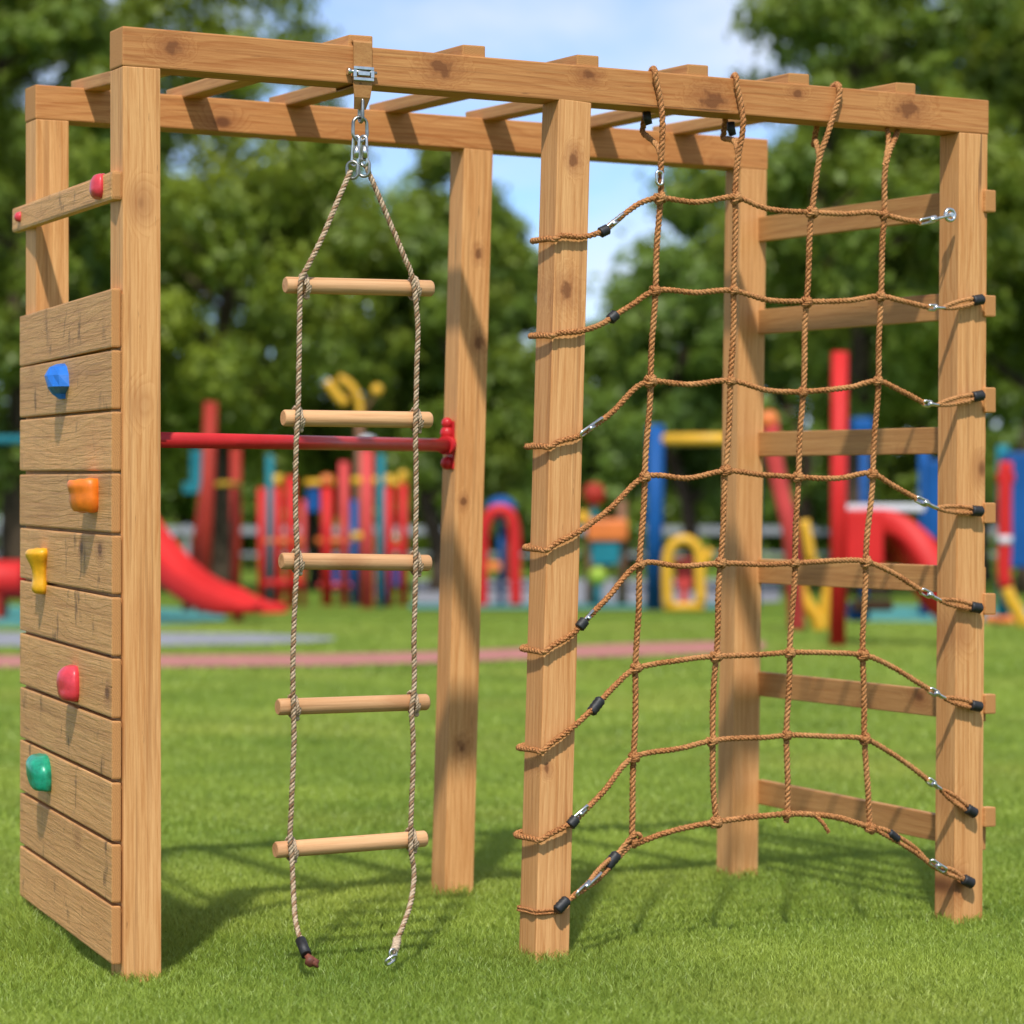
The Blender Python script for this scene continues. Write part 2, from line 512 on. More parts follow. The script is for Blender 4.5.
def member(name, p0, p1, side, w, t, mat, parent=frame, bev=.003, endm=ENDG):
    """a piece of timber from p0 to p1 (axis ends), w across along 'side', t in the third direction"""
    p0, p1 = V3(p0), V3(p1)
    x = (p1-p0); L = x.length; x.normalize()
    y = V3(side); y = (y - x*y.dot(x)).normalized(); z = x.cross(y)
    R = Matrix((x, y, z)).transposed().to_4x4()
    M = Matrix.Translation(p0) @ R
    return MB().box((L/2, 0, 0), L, w, t, None, bev, 0, 1).build(name, [mat, endm], parent, M)

def post(pl, pxb, pxt, top, off=0.0, mat=None):
    b = pl.at_h(pxb, -.04, off); t = pl.at_h(pxt, top)
    c = U*PW/2 + W*PW/2
    POST_BASES.append((b+c)[:2])
    member("post", b+c, t+c, U, PW, PW, mat or WOOD)
    return b+c, t+c

for q_ in range(9): POST_BASES.append(V3((cFL.x, cFL.y)).lerp(V3((cBL.x, cBL.y)), .45+.09*q_) + V3((-.06, .0)))
TF0, TF1 = 2.174, 2.160        # front beam top, left and right
TB0, TB1 = 2.198, 2.188
post(FRONT, 124, 123, TF0-.0905)
FMb, FMt = post(FRONT, 535, 559, 2.167-.0905, .14, WOOD_FM)
FRb, FRt = post(FRONT, 954, 959.5, TF1-.0905)
post(BACK, 36, 36, TB0-.0905)
BMb, BMt = post(BACK, 444, 464.5, 2.193-.0905, 0.0, WOOD_BM)
post(BACK, 731.5, 741, TB1-.0905)
# beams
def beam(pl, px0, px1, t0, t1, ext, mat=WOOD_B):
    a = pl.at_h(px0, t0-.045); b = pl.at_h(px1, t1-.045)
    d = (b-a).normalized(); b = b + d*ext
    c = V3((-pl.n.x, -pl.n.y, 0))*PW/2
    member("beam", a+c, b+c, V3((0, 0, 1)), .09, PW, mat, bev=.004)
beam(FRONT, 122.5, 959.5, TF0, TF1, .094, WOOD_FB)
beam(BACK, 35.5, 741, TB0, TB1, .094)
# overhead slats resting on the beams
SW, ST = .062, .034
for k, (fp, bp) in enumerate([(228, 95), (361, 193), (474, 296), (588, 395), (698, 492), (799, 597), (906, 682)]):
    s = (fp-122)/840; sb = (bp-36)/705
    hf = TF0 + (TF1-TF0)*s; hb = TB0 + (TB1-TB0)*sb
    b = BACK.at_h(bp, hb-.006+ST/2)
    if k < 1:
        a = FRONT.at_h(fp, hf-.004-ST/2, -.0925)
    else:
        a = FRONT.at_h(fp, hf-.0065+ST/2, -.003 + random.uniform(-.004, .002))
    d = (b-a); d.normalize()
    b = b + d*(.115+random.uniform(-.01, .02))
    member("overhead_slat", a, b, V3((1, 0, 0)), SW, ST, SLAT, bev=.004)

# climbing wall of eleven boards on the left
LW = Plane(cFL - U*.0015, V3((cBL.x, cBL.y, 0)))     # left faces of the two left posts
LW.n = V3((-LW.u.y, LW.u.x)) if LW.u.x > 0 else V3((-LW.u.y, LW.u.x))
if LW.n.x > 0: LW.n = -LW.n
lu = V3((LW.u.x, LW.u.y, 0)); ln = V3((LW.n.x, LW.n.y, 0))
BT = .026
top_h, bot_h = 1.5815, .040
pitch = (top_h-bot_h)/11
A0 = V3((cFL.x, cFL.y, 0)) + ln*.0015
for i in range(11):
    h1 = top_h - i*pitch; hc = h1 - pitch/2
    j = random.uniform(-.003, .004)
    a = A0 + lu*(.003+j) + ln*(.004+(BT-.004)/2) + Z*hc
    b = a + lu*1.21 + Z*.020
    member("wall_board", a, b + Z*random.uniform(-.003, .003), Z, pitch-.0060-random.uniform(0, .003), BT-.004, BOARD, bev=.0045)
q0 = A0 + lu*.012 + ln*.0018 + Z*((top_h+bot_h)/2)
member("gap_light_blocker", q0, q0 + lu*1.205 + Z*.019, Z, (top_h-bot_h)-.03, .003, BOARD, bev=.0008)  # added sheet behind the boards; stops light showing through so the gaps stay dark
# grip rail above the boards
hr = hrow(185.5, 6.81)
a = A0 + lu*.004 + ln*(BT/2) + Z*hr
hb = hrow(218, 7.99)
rail = member("grip_rail", a, V3((0, 0, 0)) + a + lu*1.33 + Z*(hb-hr), Z, .066, BT, BOARD, bev=.008)

# climbing holds
def wall_pt(px, py):
    """point on the outer face of the boards"""
    A = A0 + ln*BT; k = (px-CX)/F
    t = (k*A.y - A.x)/(lu.x - k*lu.y)
    q = A + lu*t
    return V3((q.x, q.y, hrow(py, q.y)))

def hold(label, px, py, prof, mat, smooth=True, n=10, seed=1, jit=.0):
    """prof: rows (height, reach, half width, shift) from top to bottom"""
    rr = random.Random(seed)
    c = wall_pt(px, py)
    bm = bmesh.new()
    rows = []
    for (h, reach, hw, sh) in prof:
        row = []
        for k in range(n+1):
            a = math.pi*k/n
            j = 1 + rr.uniform(-jit, jit)
            p = lu*(math.cos(a)*hw*j + sh) + ln*(math.sin(a)**.75*reach*j - .001) + Z*h
            row.append(bm.verts.new(p))
        rows.append(row)
    for r0, r1 in zip(rows, rows[1:]):
        for k in range(n):
            bm.faces.new((r0[k], r1[k], r1[k+1], r0[k+1]))
        bm.faces.new((r0[n], r1[n], r1[0], r0[0]))
    bm.faces.new(rows[0][::-1]); bm.faces.new(rows[-1])
    bmesh.ops.recalc_face_normals(bm, faces=bm.faces[:])
    me = bpy.data.meshes.new("climbing_hold")
    if smooth:
        bm2 = bm
        bmesh.ops.subdivide_edges(bm2, edges=bm2.edges[:], cuts=1, smooth=.9, use_grid_fill=True)
    bm.to_mesh(me); bm.free()
    me.polygons.foreach_set("use_smooth", [smooth]*len(me.polygons))
    o = link("climbing_hold", me, mat, frame, Matrix.Translation(c))
    if smooth:
        s = o.modifiers.new("round", 'SUBSURF'); s.levels = 1; s.render_levels = 2
    o["label"] = label
    return o

hold("blue faceted climbing hold", 64, 381, [(.042, .016, .03, 0.02), (.034, .034, .05, .01), (.012, .046, .062, 0), (-.016, .042, .055, -.01), (-.032, .026, .035, .01), (-.044, .014, .02, .0)], BLUEH, False, 7, 3, .08)
hold("orange square climbing hold", 93, 496, [(.036, .050, .055, .0), (.033, .060, .065, 0), (.008, .056, .07, 0), (-.030, .050, .062, 0), (-.036, .040, .045, 0)], ORANGEH, True, 5, 8, .07)
hold("yellow horn shaped climbing hold", 44, 571, [(.056, .030, .03, 0), (.050, .046, .05, 0), (.038, .046, .05, 0), (.016, .036, .036, 0), (-.022, .030, .03, 0), (-.046, .032, .032, 0), (-.058, .020, .022, 0)], YELLOWH, True, 6, 2, .04)
hold("red rounded climbing hold", 75, 683, [(.042, .016, .02, 0), (.034, .034, .045, 0), (.014, .042, .055, 0), (-.014, .040, .055, 0), (-.034, .038, .05, 0), (-.042, .028, .035, 0)], REDH, True, 6, 4, .05)
hold("glossy green climbing hold", 47, 772, [(.042, .020, .03, .02), (.034, .046, .05, .02), (.010, .056, .06, 0), (-.016, .050, .055, -.01), (-.036, .046, .045, -.02), (-.044, .034, .03, -.03)], GREENH, True, 6, 9, .10)
hold("red egg shaped hold on the grip rail", 100, 187, [(.029, .010, .016, 0), (.022, .018, .03, 0), (.002, .024, .036, 0), (-.018, .022, .034, 0), (-.027, .012, .02, 0)], REDH, True, 6, 6, .03)
hold("small red bolt cap on the end of the grip rail", 20, 217, [(.013, .006, .008, 0), (.008, .014, .015, 0), (-.006, .015, .016, 0), (-.013, .007, .009, 0)], REDH, True, 6, 7, .02)

# ladder boards on the right side
RW_A = FRb.copy(); RW_A.z = 0
fr_in = FRb + U*PW/2; br_in = V3((cBR.x, cBR.y, 0)) + U*PW
RO = Plane(V3((cFR.x, cFR.y, 0)) + U*(PW+.0015), br_in + U*.0015)
ru = V3((RO.u.x, RO.u.y, 0)); rn = V3((RO.n.x, RO.n.y, 0))
if rn.x < 0: rn = -rn
A_R = V3((cFR.x, cFR.y, 0)) + U*(PW+.0015)
def right_t(px):
    k = (px-CX)/F
    return (k*A_R.y - A_R.x)/(ru.x - k*ru.y)
for (yl, yr) in [(228, 206), (321, 307), (444, 440.5), (571.5, 579), (685, 704), (794, 829)]:
    tl, tr = right_t(768), right_t(940)
    ql, qr = A_R + ru*tl, A_R + ru*tr
    hl, hr_ = hrow(yl, ql.y), hrow(yr, qr.y)
    sl = (hl-hr_)/(tl-tr)
    t0, t1 = .02, 1.13
    a = A_R + ru*t0 + rn*.013 + Z*(hr_ + (t0-tr)*sl)
    b = A_R + ru*t1 + rn*.013 + Z*(hr_ + (t1-tr)*sl)
    member("ladder_board", a, b, Z, .072, .024, SLAT, bev=.003)
for py, hh in [(201, .058), (306, .056), (400, .066), (513, .054), (604, .056), (704, .052), (817, .052)]:
    q = A_R + ru*.0; y = q.y
    a = A_R - ru*.012 + rn*.0170 + Z*hrow(py, y)
    member("end_block", a, a + ru*.031, Z, hh, .034, WOOD, bev=.004)

# red pull-up bar from the front left post to the middle back post
hb0 = hrow(440.5, 6.95); hb1 = hrow(445.5, 8.46)
tt = hb1/2.1
bmc = FMb*0 + BMb.lerp(BMt, (hb1+.04)/(2.10+.04))
flc = V3((cFL.x, cFL.y, 0)) + U*PW*.5 + W*PW*.5
e0 = V3((flc.x, flc.y, hb0)); e1 = V3((bmc.x, bmc.y, hb1)) - U*(PW/2) - W*.012
dirb = (e1-e0).normalized()
bar = MB().tube([e0 + dirb*.03, e1 - dirb*.004], .0185, 20).build("pull_up_bar", REDBAR, frame, origin=e0)
br = MB()
Rb = Matrix.Rotation(YAW, 3, 'Z')
br.box(e1 - U*.003, .006, .044, .135, Rb, .002)
for dz, r in [(.062, .017), (.034, .021), (-.050, .019)]:
    br.ball(e1 - U*.014 + Z*dz, r*.95, r*.95, r, 14)
br.tube([e1 - dirb*.045, e1 - U*.002], .026, 18)
br.build("bracket", REDBAR, bar, origin=e1)

# ------------------------------------------------------------------ rope ladder
lad_off = -.008
hang = FRONT.pt(361, 84, lad_off)
ladder = empty("rope_ladder", V3((hang.x, hang.y, 0)), "rope ladder with five round wooden rungs hanging from the front beam", "rope ladder")
LP = lambda px, py, o=0.0: FRONT.pt(px, py, lad_off + o)
fn = V3((FRONT.n.x, FRONT.n.y, 0)); fu = V3((FRONT.u.x, FRONT.u.y, 0))
RR = .0195
rungs = [((285, 285), (432, 288.5)), ((283, 418), (430.5, 420)), ((281, 561), (429.5, 563)), ((277.5, 707), (427.5, 702)), ((275, 850), (425.5, 838.5))]
for a, b in rungs:
    p, q = LP(*a), LP(*b)
    x = (q-p); L = x.length; x.normalize()
    y = (Z - x*Z.dot(x)).normalized(); z = x.cross(y)
    M = Matrix.Translation(p) @ Matrix((x, y, z)).transposed().to_4x4()
    mb = MB()
    pts = [(0, 0, 0), (.004, 0, 0)] + [(L*s/10, 0, 0) for s in range(1, 10)] + [(L-.004, 0, 0), (L, 0, 0)]
    mb.tube(pts, [RR*.86] + [RR]*11 + [RR*.86], 24)
    mb.build("rung", [DOWEL], ladder, M)
RO_ = RR + .007
left = [(350.5, 171), (338, 200), (322, 238), (310, 262), (301, 280), (300, 298), (299, 356), (298, 411), (297, 428), (296, 450), (295.5, 506), (297, 553), (296.5, 572), (295, 600), (293, 660), (293, 694), (293.5, 714), (294, 740), (293, 768), (291, 815), (290, 838), (292, 860), (293.5, 893), (296, 923), (301, 942)]
right = [(365.5, 165), (375, 187), (388, 218), (404, 256), (412, 276), (415.5, 299), (418, 331), (417, 360), (416, 408), (415.5, 430), (416, 470), (416, 506), (415.5, 550), (415.5, 572), (415, 600), (414, 637), (414, 690), (411.5, 709), (413, 735), (413, 768), (411, 820), (411, 850), (414, 873), (410.5, 903), (402, 928), (397, 940)]
def ladder_rope(path, side):
    pts = []
    for i, (x, y) in enumerate(path):
        o = RO_
        if y < 260: o = RO_*max(0, (y-168)/92)
        if y > 870: o = RO_ + .14*((y-870)/90)**1.5
        pts.append(LP(x, y, o))
    mb = MB()
    rope_into(mb, pts,   .0067, .004, .029, mats=(0, 1, 0))
    for ri, (a, b) in enumerate(rungs):
        # lashing: the cord takes a turn round the rung
        px = [p for p in path if abs(p[1]-(a[1]+b[1])/2) < 25]
        xx = sum(p[0] for p in px)/len(px)
        s = (xx-a[0])/(b[0]-a[0])
        c = LP(xx, a[1]+(b[1]-a[1])*s)
        ax = (LP(*b)-LP(*a)).normalized()
        tu = []
        for k in range(27):
            an = 2*math.pi*k/13
            tu.append(c + ax*(-.006+.012*k/26) + (fn*math.cos(an) + Z*math.sin(an))*(RR+.0065))
        rope_into(mb, tu, .0042, .0035, .022)
        mb.ball(c + fn*(RR*.5) - Z*(RR+.008) + ax*.004, .0075, .0075, .0065, 10, 0, .12, ri)
    return mb.build("side_rope", [CORD, CORD_D], ladder, origin=pts[0])
ladder_rope(left, 0); ladder_rope(right, 1)
# strap, clamp and chain at the top
sm = MB()
bw = .0235
def strap_pts(o_front, drop):
    pass
c_top = FRONT.pt(361, 44.6, 0); c_bot = FRONT.pt(361, 84.5, 0)
ht, hbm = c_top.z, c_bot.z
prof = [(-.012, hbm-.056), (.002, hbm-.030), (.0045, hbm-.004), (.0045, ht+.002), (.002, ht+.005), (-.09, ht+.005), (-.0945, ht+.001), (-.0945, hbm-.001), (-.092, hbm-.0045), (-.004, hbm-.0045)]
cen = FRONT.p(361.5, 0); cen = V3((cen.x, cen.y, 0))
vs, fs = [], []
for i, (o, h) in enumerate(prof):
    w = bw if h > hbm-.02 else (bw*.86 if h > hbm-.04 else bw*.62)
    for s in (-1, 1):
        vs.append(cen + fn*o + fu*s*w + Z*h)
n_ = len(prof)
fs = [(2*i, 2*i+1, 2*i+3, 2*i+2) for i in range(n_-1)]
st = MB().add(vs, fs, 0, False).build("hanging_strap", STRAP, ladder, origin=cen + Z*ht)
so = st.modifiers.new("thick", 'SOLIDIFY'); so.thickness = .004; so.offset = 1.0
bk = MB()
cc = cen + fn*.0105 + Z*hrow(74.5, cen.y)
Rf = Matrix.Rotation(math.atan2(fu.y, fu.x), 3, 'Z')
for dz in (-.013, .013):
    bk.box(cc + Z*dz, .052, .009, .008, Rf, .0015)
for dx in (-.0225, .0225):
    bk.box(cc + fu*dx, .009, .0088, .0185, Rf, .0015)
bk.box(cc + fn*.0035, .03, .005, .009, Rf, .001)
bk.tube([cc - fu*.040 + Z*.004, cc + fu*.034 + Z*.004], .0042, 10)
bk.tube([cc - fu*.041 + Z*.004, cc - fu*.033 + Z*.004], .0085, 6)
bk.build("strap_buckle", STEEL, ladder, origin=cc)
ch = MB()
def link_px(x, y0, y1, wpx, s, r=.0042, mbx=None, o=0.0):
    a, b = LP(x, y0, o), LP(x, y1, o)
    (mbx or ch).tube(stadium((a+b)/2, b-a, s, (b-a).length, wpx/415, 24), r, 8, closed=True)
link_px(361, 98, 122, 8, fn)
link_px(360, 117, 141, 15, fu)
ch.build("chain_link", DARKSTEEL, ladder, origin=LP(361, 110))
for x, x2 in ((356.5, 353), (363.5, 365)):
    hk = MB()
    a, b = LP(x, 136), LP((x+x2)/2, 166)
    hk.tube(stadium((a+b)/2, b-a, (fu*.6+fn*.8), (b-a).length, .016, 20), .0038, 8, closed=True)
    hk.tube([a.lerp(b, .35)+fn*.006, a.lerp(b, .75)+fn*.006], .0062, 10)
    hk.build("snap_hook", STEEL, ladder, origin=a)
for x, y in ((352.5, 170), (364, 168)):
    rg = MB()
    c = LP(x, y)
    rg.tube(stadium(c, Z, fu*.8+fn*.6, .040, .026, 22), .0040, 8, closed=True)
    rg.build("ring", DARKSTEEL, ladder, origin=c)
# rope ends on the grass
a, b = LP(300.5, 940, .125), LP(306.5, 955, .165)
MB().tube([a, a.lerp(b, .5), b], .0125, 14).build("sleeve", RUBBER, ladder, origin=a)
P_TIP = plain_mat("rust_brown_tip", (.20, .055, .03), .6, 0, .4, 60, .6)
fray = MB()
for k in range(5):
    d = V3((.018+random.uniform(-.01, .012), random.uniform(-.01, .01), -.026+random.uniform(-.004, .006)))
    fray.tube([b, b + d*.6 + V3((.003*k, 0, 0)), b + d], [.006, .0075, .003], 7)
fray.ball(b + V3((.008, -.004, -.014)), .012, .011, .013, 10, 0, .12, 3)
fray.build("frayed_end", P_TIP, ladder, origin=b)
a = LP(397, 939, .125); b = LP(393, 953, .16)
clip = MB()
rope_into(clip, [a, a.lerp(b, .5) + fn*.004, b], .010, .004, .03)
clip.build("rope_eye", CORD, ladder, origin=a)
clip = MB()
c = LP(391, 960, .17)
clip.tube(stadium(c, Z*.5+fu*.9, fn*.4+Z*.5-fu*.3, .030, .020, 18), .0034, 8, closed=True)
clip.tube(stadium(b - Z*.004, Z, fu, .026, .017, 18), .0032, 8, closed=True)
clip.build("end_shackle", STEEL, ladder, origin=c)

# ------------------------------------------------------------------ climbing net
NO = .020
def NP(px, py, o=0.0):
    e = .14*max(0, min(1, (625-px)/40))*max(0, min(1, (py-100)/850))     # follows the lean of the middle post
    return FRONT.pt(px, py, NO + o + e)
nb = FRONT.p(755, NO)
net = empty("climbing_net", V3((nb.x, nb.y, 0)), "brown knotted rope climbing net stretched between two front posts", "climbing net")
RN = .0080
VV = [
 [(655, 71), (660, 100), (663, 130), (661, 165), (660, 198), (655, 290), (650.5, 381), (645, 477), (640, 565), (636, 668), (634, 757), (632, 834), (634, 846)],
 [(737, 78), (740, 100), (742.5, 122), (738, 160), (735.5, 198), (734, 291), (731, 381), (726, 470), (720.5, 563), (716, 657), (712, 741), (716, 822)],
 [(839, 87), (834.5, 112), (828, 135), (819, 160), (812, 212), (806.5, 302), (803, 392), (798, 476), (795, 562), (790, 653), (787, 735), (787, 815), (786, 823)],
 [(895, 133), (888, 158), (884.5, 175), (884, 214), (880.5, 297), (878, 381), (872.5, 474), (866, 562), (863, 655), (865, 739), (868, 800), (870.5, 828)],
]
for i, v in enumerate(VV):
    mb = MB()
    pts = [NP(x, y, -.004) for x, y in v]
    if i < 3:
        # up the front of the beam, over its top and down behind
        px0 = v[0][0]
        q = FRONT.p(px0, .011); hb_t = TF0 + (TF1-TF0)*((px0-122)/840)
        q = V3((q.x, q.y, 0))
        shf = .034 if i < 2 else .004
        over = [q - fn*.125 + Z*(hb_t-.135) + fu*shf, q - fn*.113 + Z*(hb_t-.09) + fu*shf, q - fn*.113 + Z*(hb_t-.02) + fu*.035, q - fn*.10 + Z*(hb_t+.006) + fu*.042, q - fn*.02 + Z*(hb_t+.0085) + fu*.008, q + Z*(hb_t-.004)]
        low = [NP(v[3][0]+.5, v[3][1]-4, -.018), NP(v[3][0]-3, v[3][1]-18, -.05)]
        pts[0] = q + Z*(hb_t-.016)
        for k in (1, 2): pts[k] = FRONT.pt(v[k][0], v[k][1], .0115 if k == 1 else .018)
        tail = low + over[:1]
        rope_into(mb, low[:1] + [low[1], over[0]] , RN*.92, .0045, .040)
        rope_into(mb, over + pts, RN, .0045, .040, wob=.0015)
    else:
        rope_into(mb, [NP(898, 120, -.10), NP(897, 132, -.06)] + pts[1:], RN, .0045, .040, wob=.0015)
        rope_into(mb, [NP(886, 120, -.06), NP(888.5, 140, -.03), NP(885, 165, -.002)], RN*.9, .005, .055)
    mb.build("vertical_rope", ROPE, net, origin=pts[0])
# metal/rubber bits near the top of the two first ropes
for x, y in ((659.5, 178),):
    mb = MB(); c = NP(x, y, .008)
    mb.tube(stadium(c, Z, fu, .034, .018, 18), .0036, 8, closed=True)
    mb.build("shackle", STEEL, net, origin=c)
for x, y in ((647, 118), (731, 129)):
    c = NP(x, y, -.09)
    MB().tube([c + Z*.018, c, c - Z*.016 + fu*.006], [.0095, .011, .009], 12).build("sleeve", RUBBER, net, origin=c)

def fm_corner(h, sx, sy, m=.013):
    c = FMb.lerp(FMt, (h+.04)/(2.0855+.04)); 
    return V3((c.x, c.y, h)) + U*sx*(PW/2+m) + W*sy*(PW/2+m)

HH = [  # left post row, middle points, right metal, right sleeve
 (233, [(560, 236), (583, 236.5), (600, 232), (622, 216), (641, 203), (660, 198), (697, 202), (735.5, 198), (768, 208.5), (811, 212.5), (845, 214), (870, 212), (884, 214.5), (905, 220), (921, 222)], (938, 219), (950, 215)),
 (332, [(556, 333.5), (580, 331), (600, 325), (613, 317), (632, 305), (655, 290.5), (697, 293), (733, 290.5), (768, 300), (806, 302), (850, 300), (880, 296.5), (905, 302), (929, 307.5)], (943, 308), (978, 300)),
 (446, [(558, 442), (578, 436), (590, 428), (612, 413), (638, 386), (651, 381), (690, 384.5), (731, 381), (768, 390), (803, 392), (850, 387), (878, 381), (900, 391), (924, 403)], (937, 405), (978, 396)),
 (550, [(555, 544), (580, 531), (610, 509), (645, 477), (688, 478.5), (726, 470.5), (760, 475), (798, 477), (840, 478), (872, 474), (892, 485), (917, 499)], (936, 508), (977, 511)),
 (653, [(552, 646), (572, 634), (583, 623), (606, 600), (640, 564), (680, 566.5), (720.5, 563), (768, 565), (795, 563), (840, 560.5), (866, 562), (893, 573), (922, 591)], (939, 600), (976, 607.5)),
 (753, [(550, 744), (572, 728), (595, 706.5), (616, 685), (636, 668.5), (680, 660.5), (716, 656.5), (768, 654), (790, 653), (863, 655), (890, 666), (930, 690)], (944, 698), (976, 706)),
 (841, [(550, 834), (572, 823), (600, 795), (634, 758), (680, 748), (712, 741), (768, 737), (787, 735), (830, 737), (865, 739), (890, 752), (928, 780)], (940, 789), (971, 811)),
]
def sleeve(px, py, ang, L=.034, r=.0145, o=0.0, ridge=True):
    """black rubber ferrule; ang = slope in the picture"""
    c = NP(px, py, o)
    d = (fu*math.cos(ang) + Z*math.sin(ang)).normalized()
    k = 9
    pts = [c + d*(-L/2 + L*i/(k-1)) for i in range(k)]
    rs = [r*.72] + [r*(1.0 if i % 2 else .9) for i in range(1, k-1)] + [r*.72]
    return MB().tube(pts, rs, 14).build("sleeve", RUBBER, net, origin=c)
def shackle(a, b, n=2):
    mb = MB(); a, b = V3(a), V3(b); d = b-a; L = d.length/n
    for k in range(n):
        c = a + d*((k+.5)/n)
        s = fn if k % 2 else (Z*.8+fn*.6)
        s = s - d.normalized()*s.dot(d.normalized())
        mb.tube(stadium(c, d, s, L*1.28, .016, 18), .0036, 8, closed=True)
    mb.tube([a.lerp(b, .30)+fn*.006, a.lerp(b, .58)+fn*.006], .0055, 8)
    mb.build("shackle", STEEL, net, origin=a)

LEFT_SLEEVE = {0: (604, 231, .45), 1: (613, 317, .7), 4: (582, 624, .85), 5: (596, 706, .85), 6: (573, 822, .8)}
for i, (yl, mids, metal, slv) in enumerate(HH):
    mb = MB()
    hl = hrow(yl, fm_corner(0, -1, -1).y)
    wrap = [fm_corner(hl+.012, .4, 1), fm_corner(hl+.008, -.6, 1), fm_corner(hl+.004, -1.02, .8), fm_corner(hl+.002, -1.02, -.6), fm_corner(hl, -.9, -1.05)]
    back = [fm_corner(hl+.012, .4, 1), fm_corner(hl+.016, .8, 1), fm_corner(hl+.02, 1.0, .7)]
    pts = wrap + [NP(x, y, -.004 if x < 600 else 0) for x, y in mids]
    rope_into(mb, pts, RN*.93, .0045, .038, wob=.001)
    rope_into(mb, back, RN*.88, .0045, .038)
    ma = NP(*mids[-1]); mm = NP(*metal); sl = NP(*slv)
    if i > 0:
        # eye loop between shackle and ferrule on the post
        d = (sl-mm).normalized(); s = (Z - d*Z.dot(d)).normalized()
        for sg in (-1, 1):
            rope_into(mb, [mm, mm.lerp(sl, .3) + s*sg*.0065, mm.lerp(sl, .75) + s*sg*.0075, sl + s*sg*.004], .0062, .0045, .034)
    mb.build("horizontal_rope", ROPE, net, origin=pts[4])
    shackle(ma, mm if i else NP(948, 216))
    if i == 0:
        r_ = MB(); c = NP(950, 215, -.004)
        r_.tube(stadium(c, Z, fu, .030, .028, 20), .005, 8, closed=True)
        r_.tube([c - fn*.02, c + fn*.010], .006, 10)
        r_.build("eye_bolt", STEEL, net, origin=c)
    else:
        ang = math.atan2(metal[1]-slv[1], slv[0]-metal[0])
        sleeve(slv[0], slv[1], ang*.8, .034, .0145, .000)
    if i in LEFT_SLEEVE:
        x, y, a = LEFT_SLEEVE[i]
        sleeve(x, y, a, .045 if i == 5 else .026, .0138)
        if i in (0,):
            shackle(NP(607, 229), NP(622, 216), 1)
    if i == 2:
        shackle(NP(583, 433, .006), NP(600, 421, .006), 1)
    if i == 4:
        shackle(NP(584, 622), NP(592, 613), 1)
    if i == 6:
        shackle(NP(575, 818), NP(586, 808), 1)
# bottom rope
bot = [(632, 846), (655, 836), (680, 829), (716, 822.5), (750, 817), (787, 814), (812, 815), (840, 818), (872, 828)]
mb = MB()
rope_into(mb, [NP(616, 857), NP(624, 846, .006), NP(636, 834, .008), NP(641, 838, .004), NP(632, 848)], RN*.85, .005, .05)
rope_into(mb, [NP(x, y) for x, y in bot], RN, .0045, .040, wob=.001)
rope_into(mb, [NP(814, 815), NP(822, 822, .008), NP(829, 833, .012)], RN*.7, .004, .04)
for sg in (-1, 1):
    rope_into(mb, [NP(630, 846), NP(620, 854+sg*2.5), NP(600+sg*1.5, 873+sg*3), NP(588, 885+sg*2), NP(566, 902)], .0064, .0045, .034)
    rope_into(mb, [NP(872, 828), NP(884, 832+sg*2.5), NP(912, 848+sg*2.5), NP(936, 868), NP(950, 872+sg*3), NP(968, 881)], .0064, .0045, .034)
mb.build("horizontal_rope", ROPE, net, origin=NP(*bot[0]))
sleeve(562, 905, .72, .040, .0140); sleeve(611.5, 861, .78, .048, .0145)
sleeve(893.5, 836, -.62, .036, .0115); sleeve(968, 881.5, -.45, .034, .0150)
shackle(NP(578, 893, .008), NP(598, 874, .008), 2)
shackle(NP(932, 862, .008), NP(944, 870, .008), 1)
mb = MB()
hl = hrow(914, fm_corner(0, 0, -1).y)
for dz in (0, .007):
    loop = [fm_corner(hl+dz, *c, .003) for c in [(1, 1), (0, 1.02), (-1, 1), (-1.02, 0), (-1, -1), (0, -1.02), (.55, -1.02)]]
    rope_into(mb, loop, .0036, .004, .02)
mb.build("post_lashing", ROPE, net, origin=loop[0])
# knots where the ropes cross
km = MB()
for t, axis in ((.35, 0), (-.35, 1)):
    d1 = (V3((1, 0, .9)) if axis == 0 else V3((1, 0, -.9))).normalized()
    d2 = V3((0, 1, 0)); ax = d1.cross(d2)
    tu = []
    for k in range(25):
        an = 2*math.pi*k/12
        tu.append(ax*(-.004+.008*k/24)+(d1*math.cos(an)*.016 + d2*math.sin(an)*.0145))
    rope_into(km, tu, .0066, .0045, .034)
kn0 = None
crosses = []
rows = [(198, 198, 212.5, 214.5), (290.5, 290.5, 302, 296.5), (381, 381, 392, 381), (477, 470.5, 477, 474), (564.5, 563, 563, 562), (668, 656.5, 653, 655), (757.5, 741, 735, 739), (842, 822.5, 814, 828)]
for r in rows:
    for vi, y in enumerate(r):
        v = VV[vi]
        x = None
        for (x0, y0), (x1, y1) in zip(v, v[1:]):
            if y0 <= y <= y1:
                x = x0 + (x1-x0)*(y-y0)/(y1-y0)
        if x is None: x = v[-1][0]
        crosses.append((x, y))
Rk = Matrix.Rotation(math.atan2(fu.y, fu.x), 4, 'Z')
for x, y in crosses:
    M = Matrix.Translation(NP(x, y, .001)) @ Rk @ Matrix.Rotation(random.choice([0, math.pi]) , 4, 'Z') @ Matrix.Rotation(random.uniform(-.5, .5), 4, 'Y') @ Matrix.Scale(random.uniform(.62, .86), 4)
    if kn0 is None:
        kn0 = km.build("knot", ROPE, net, M)
    else:
        o = kn0.copy(); COL.objects.link(o)
        o.parent = net; o.matrix_basis = world_of(net).inverted() @ M

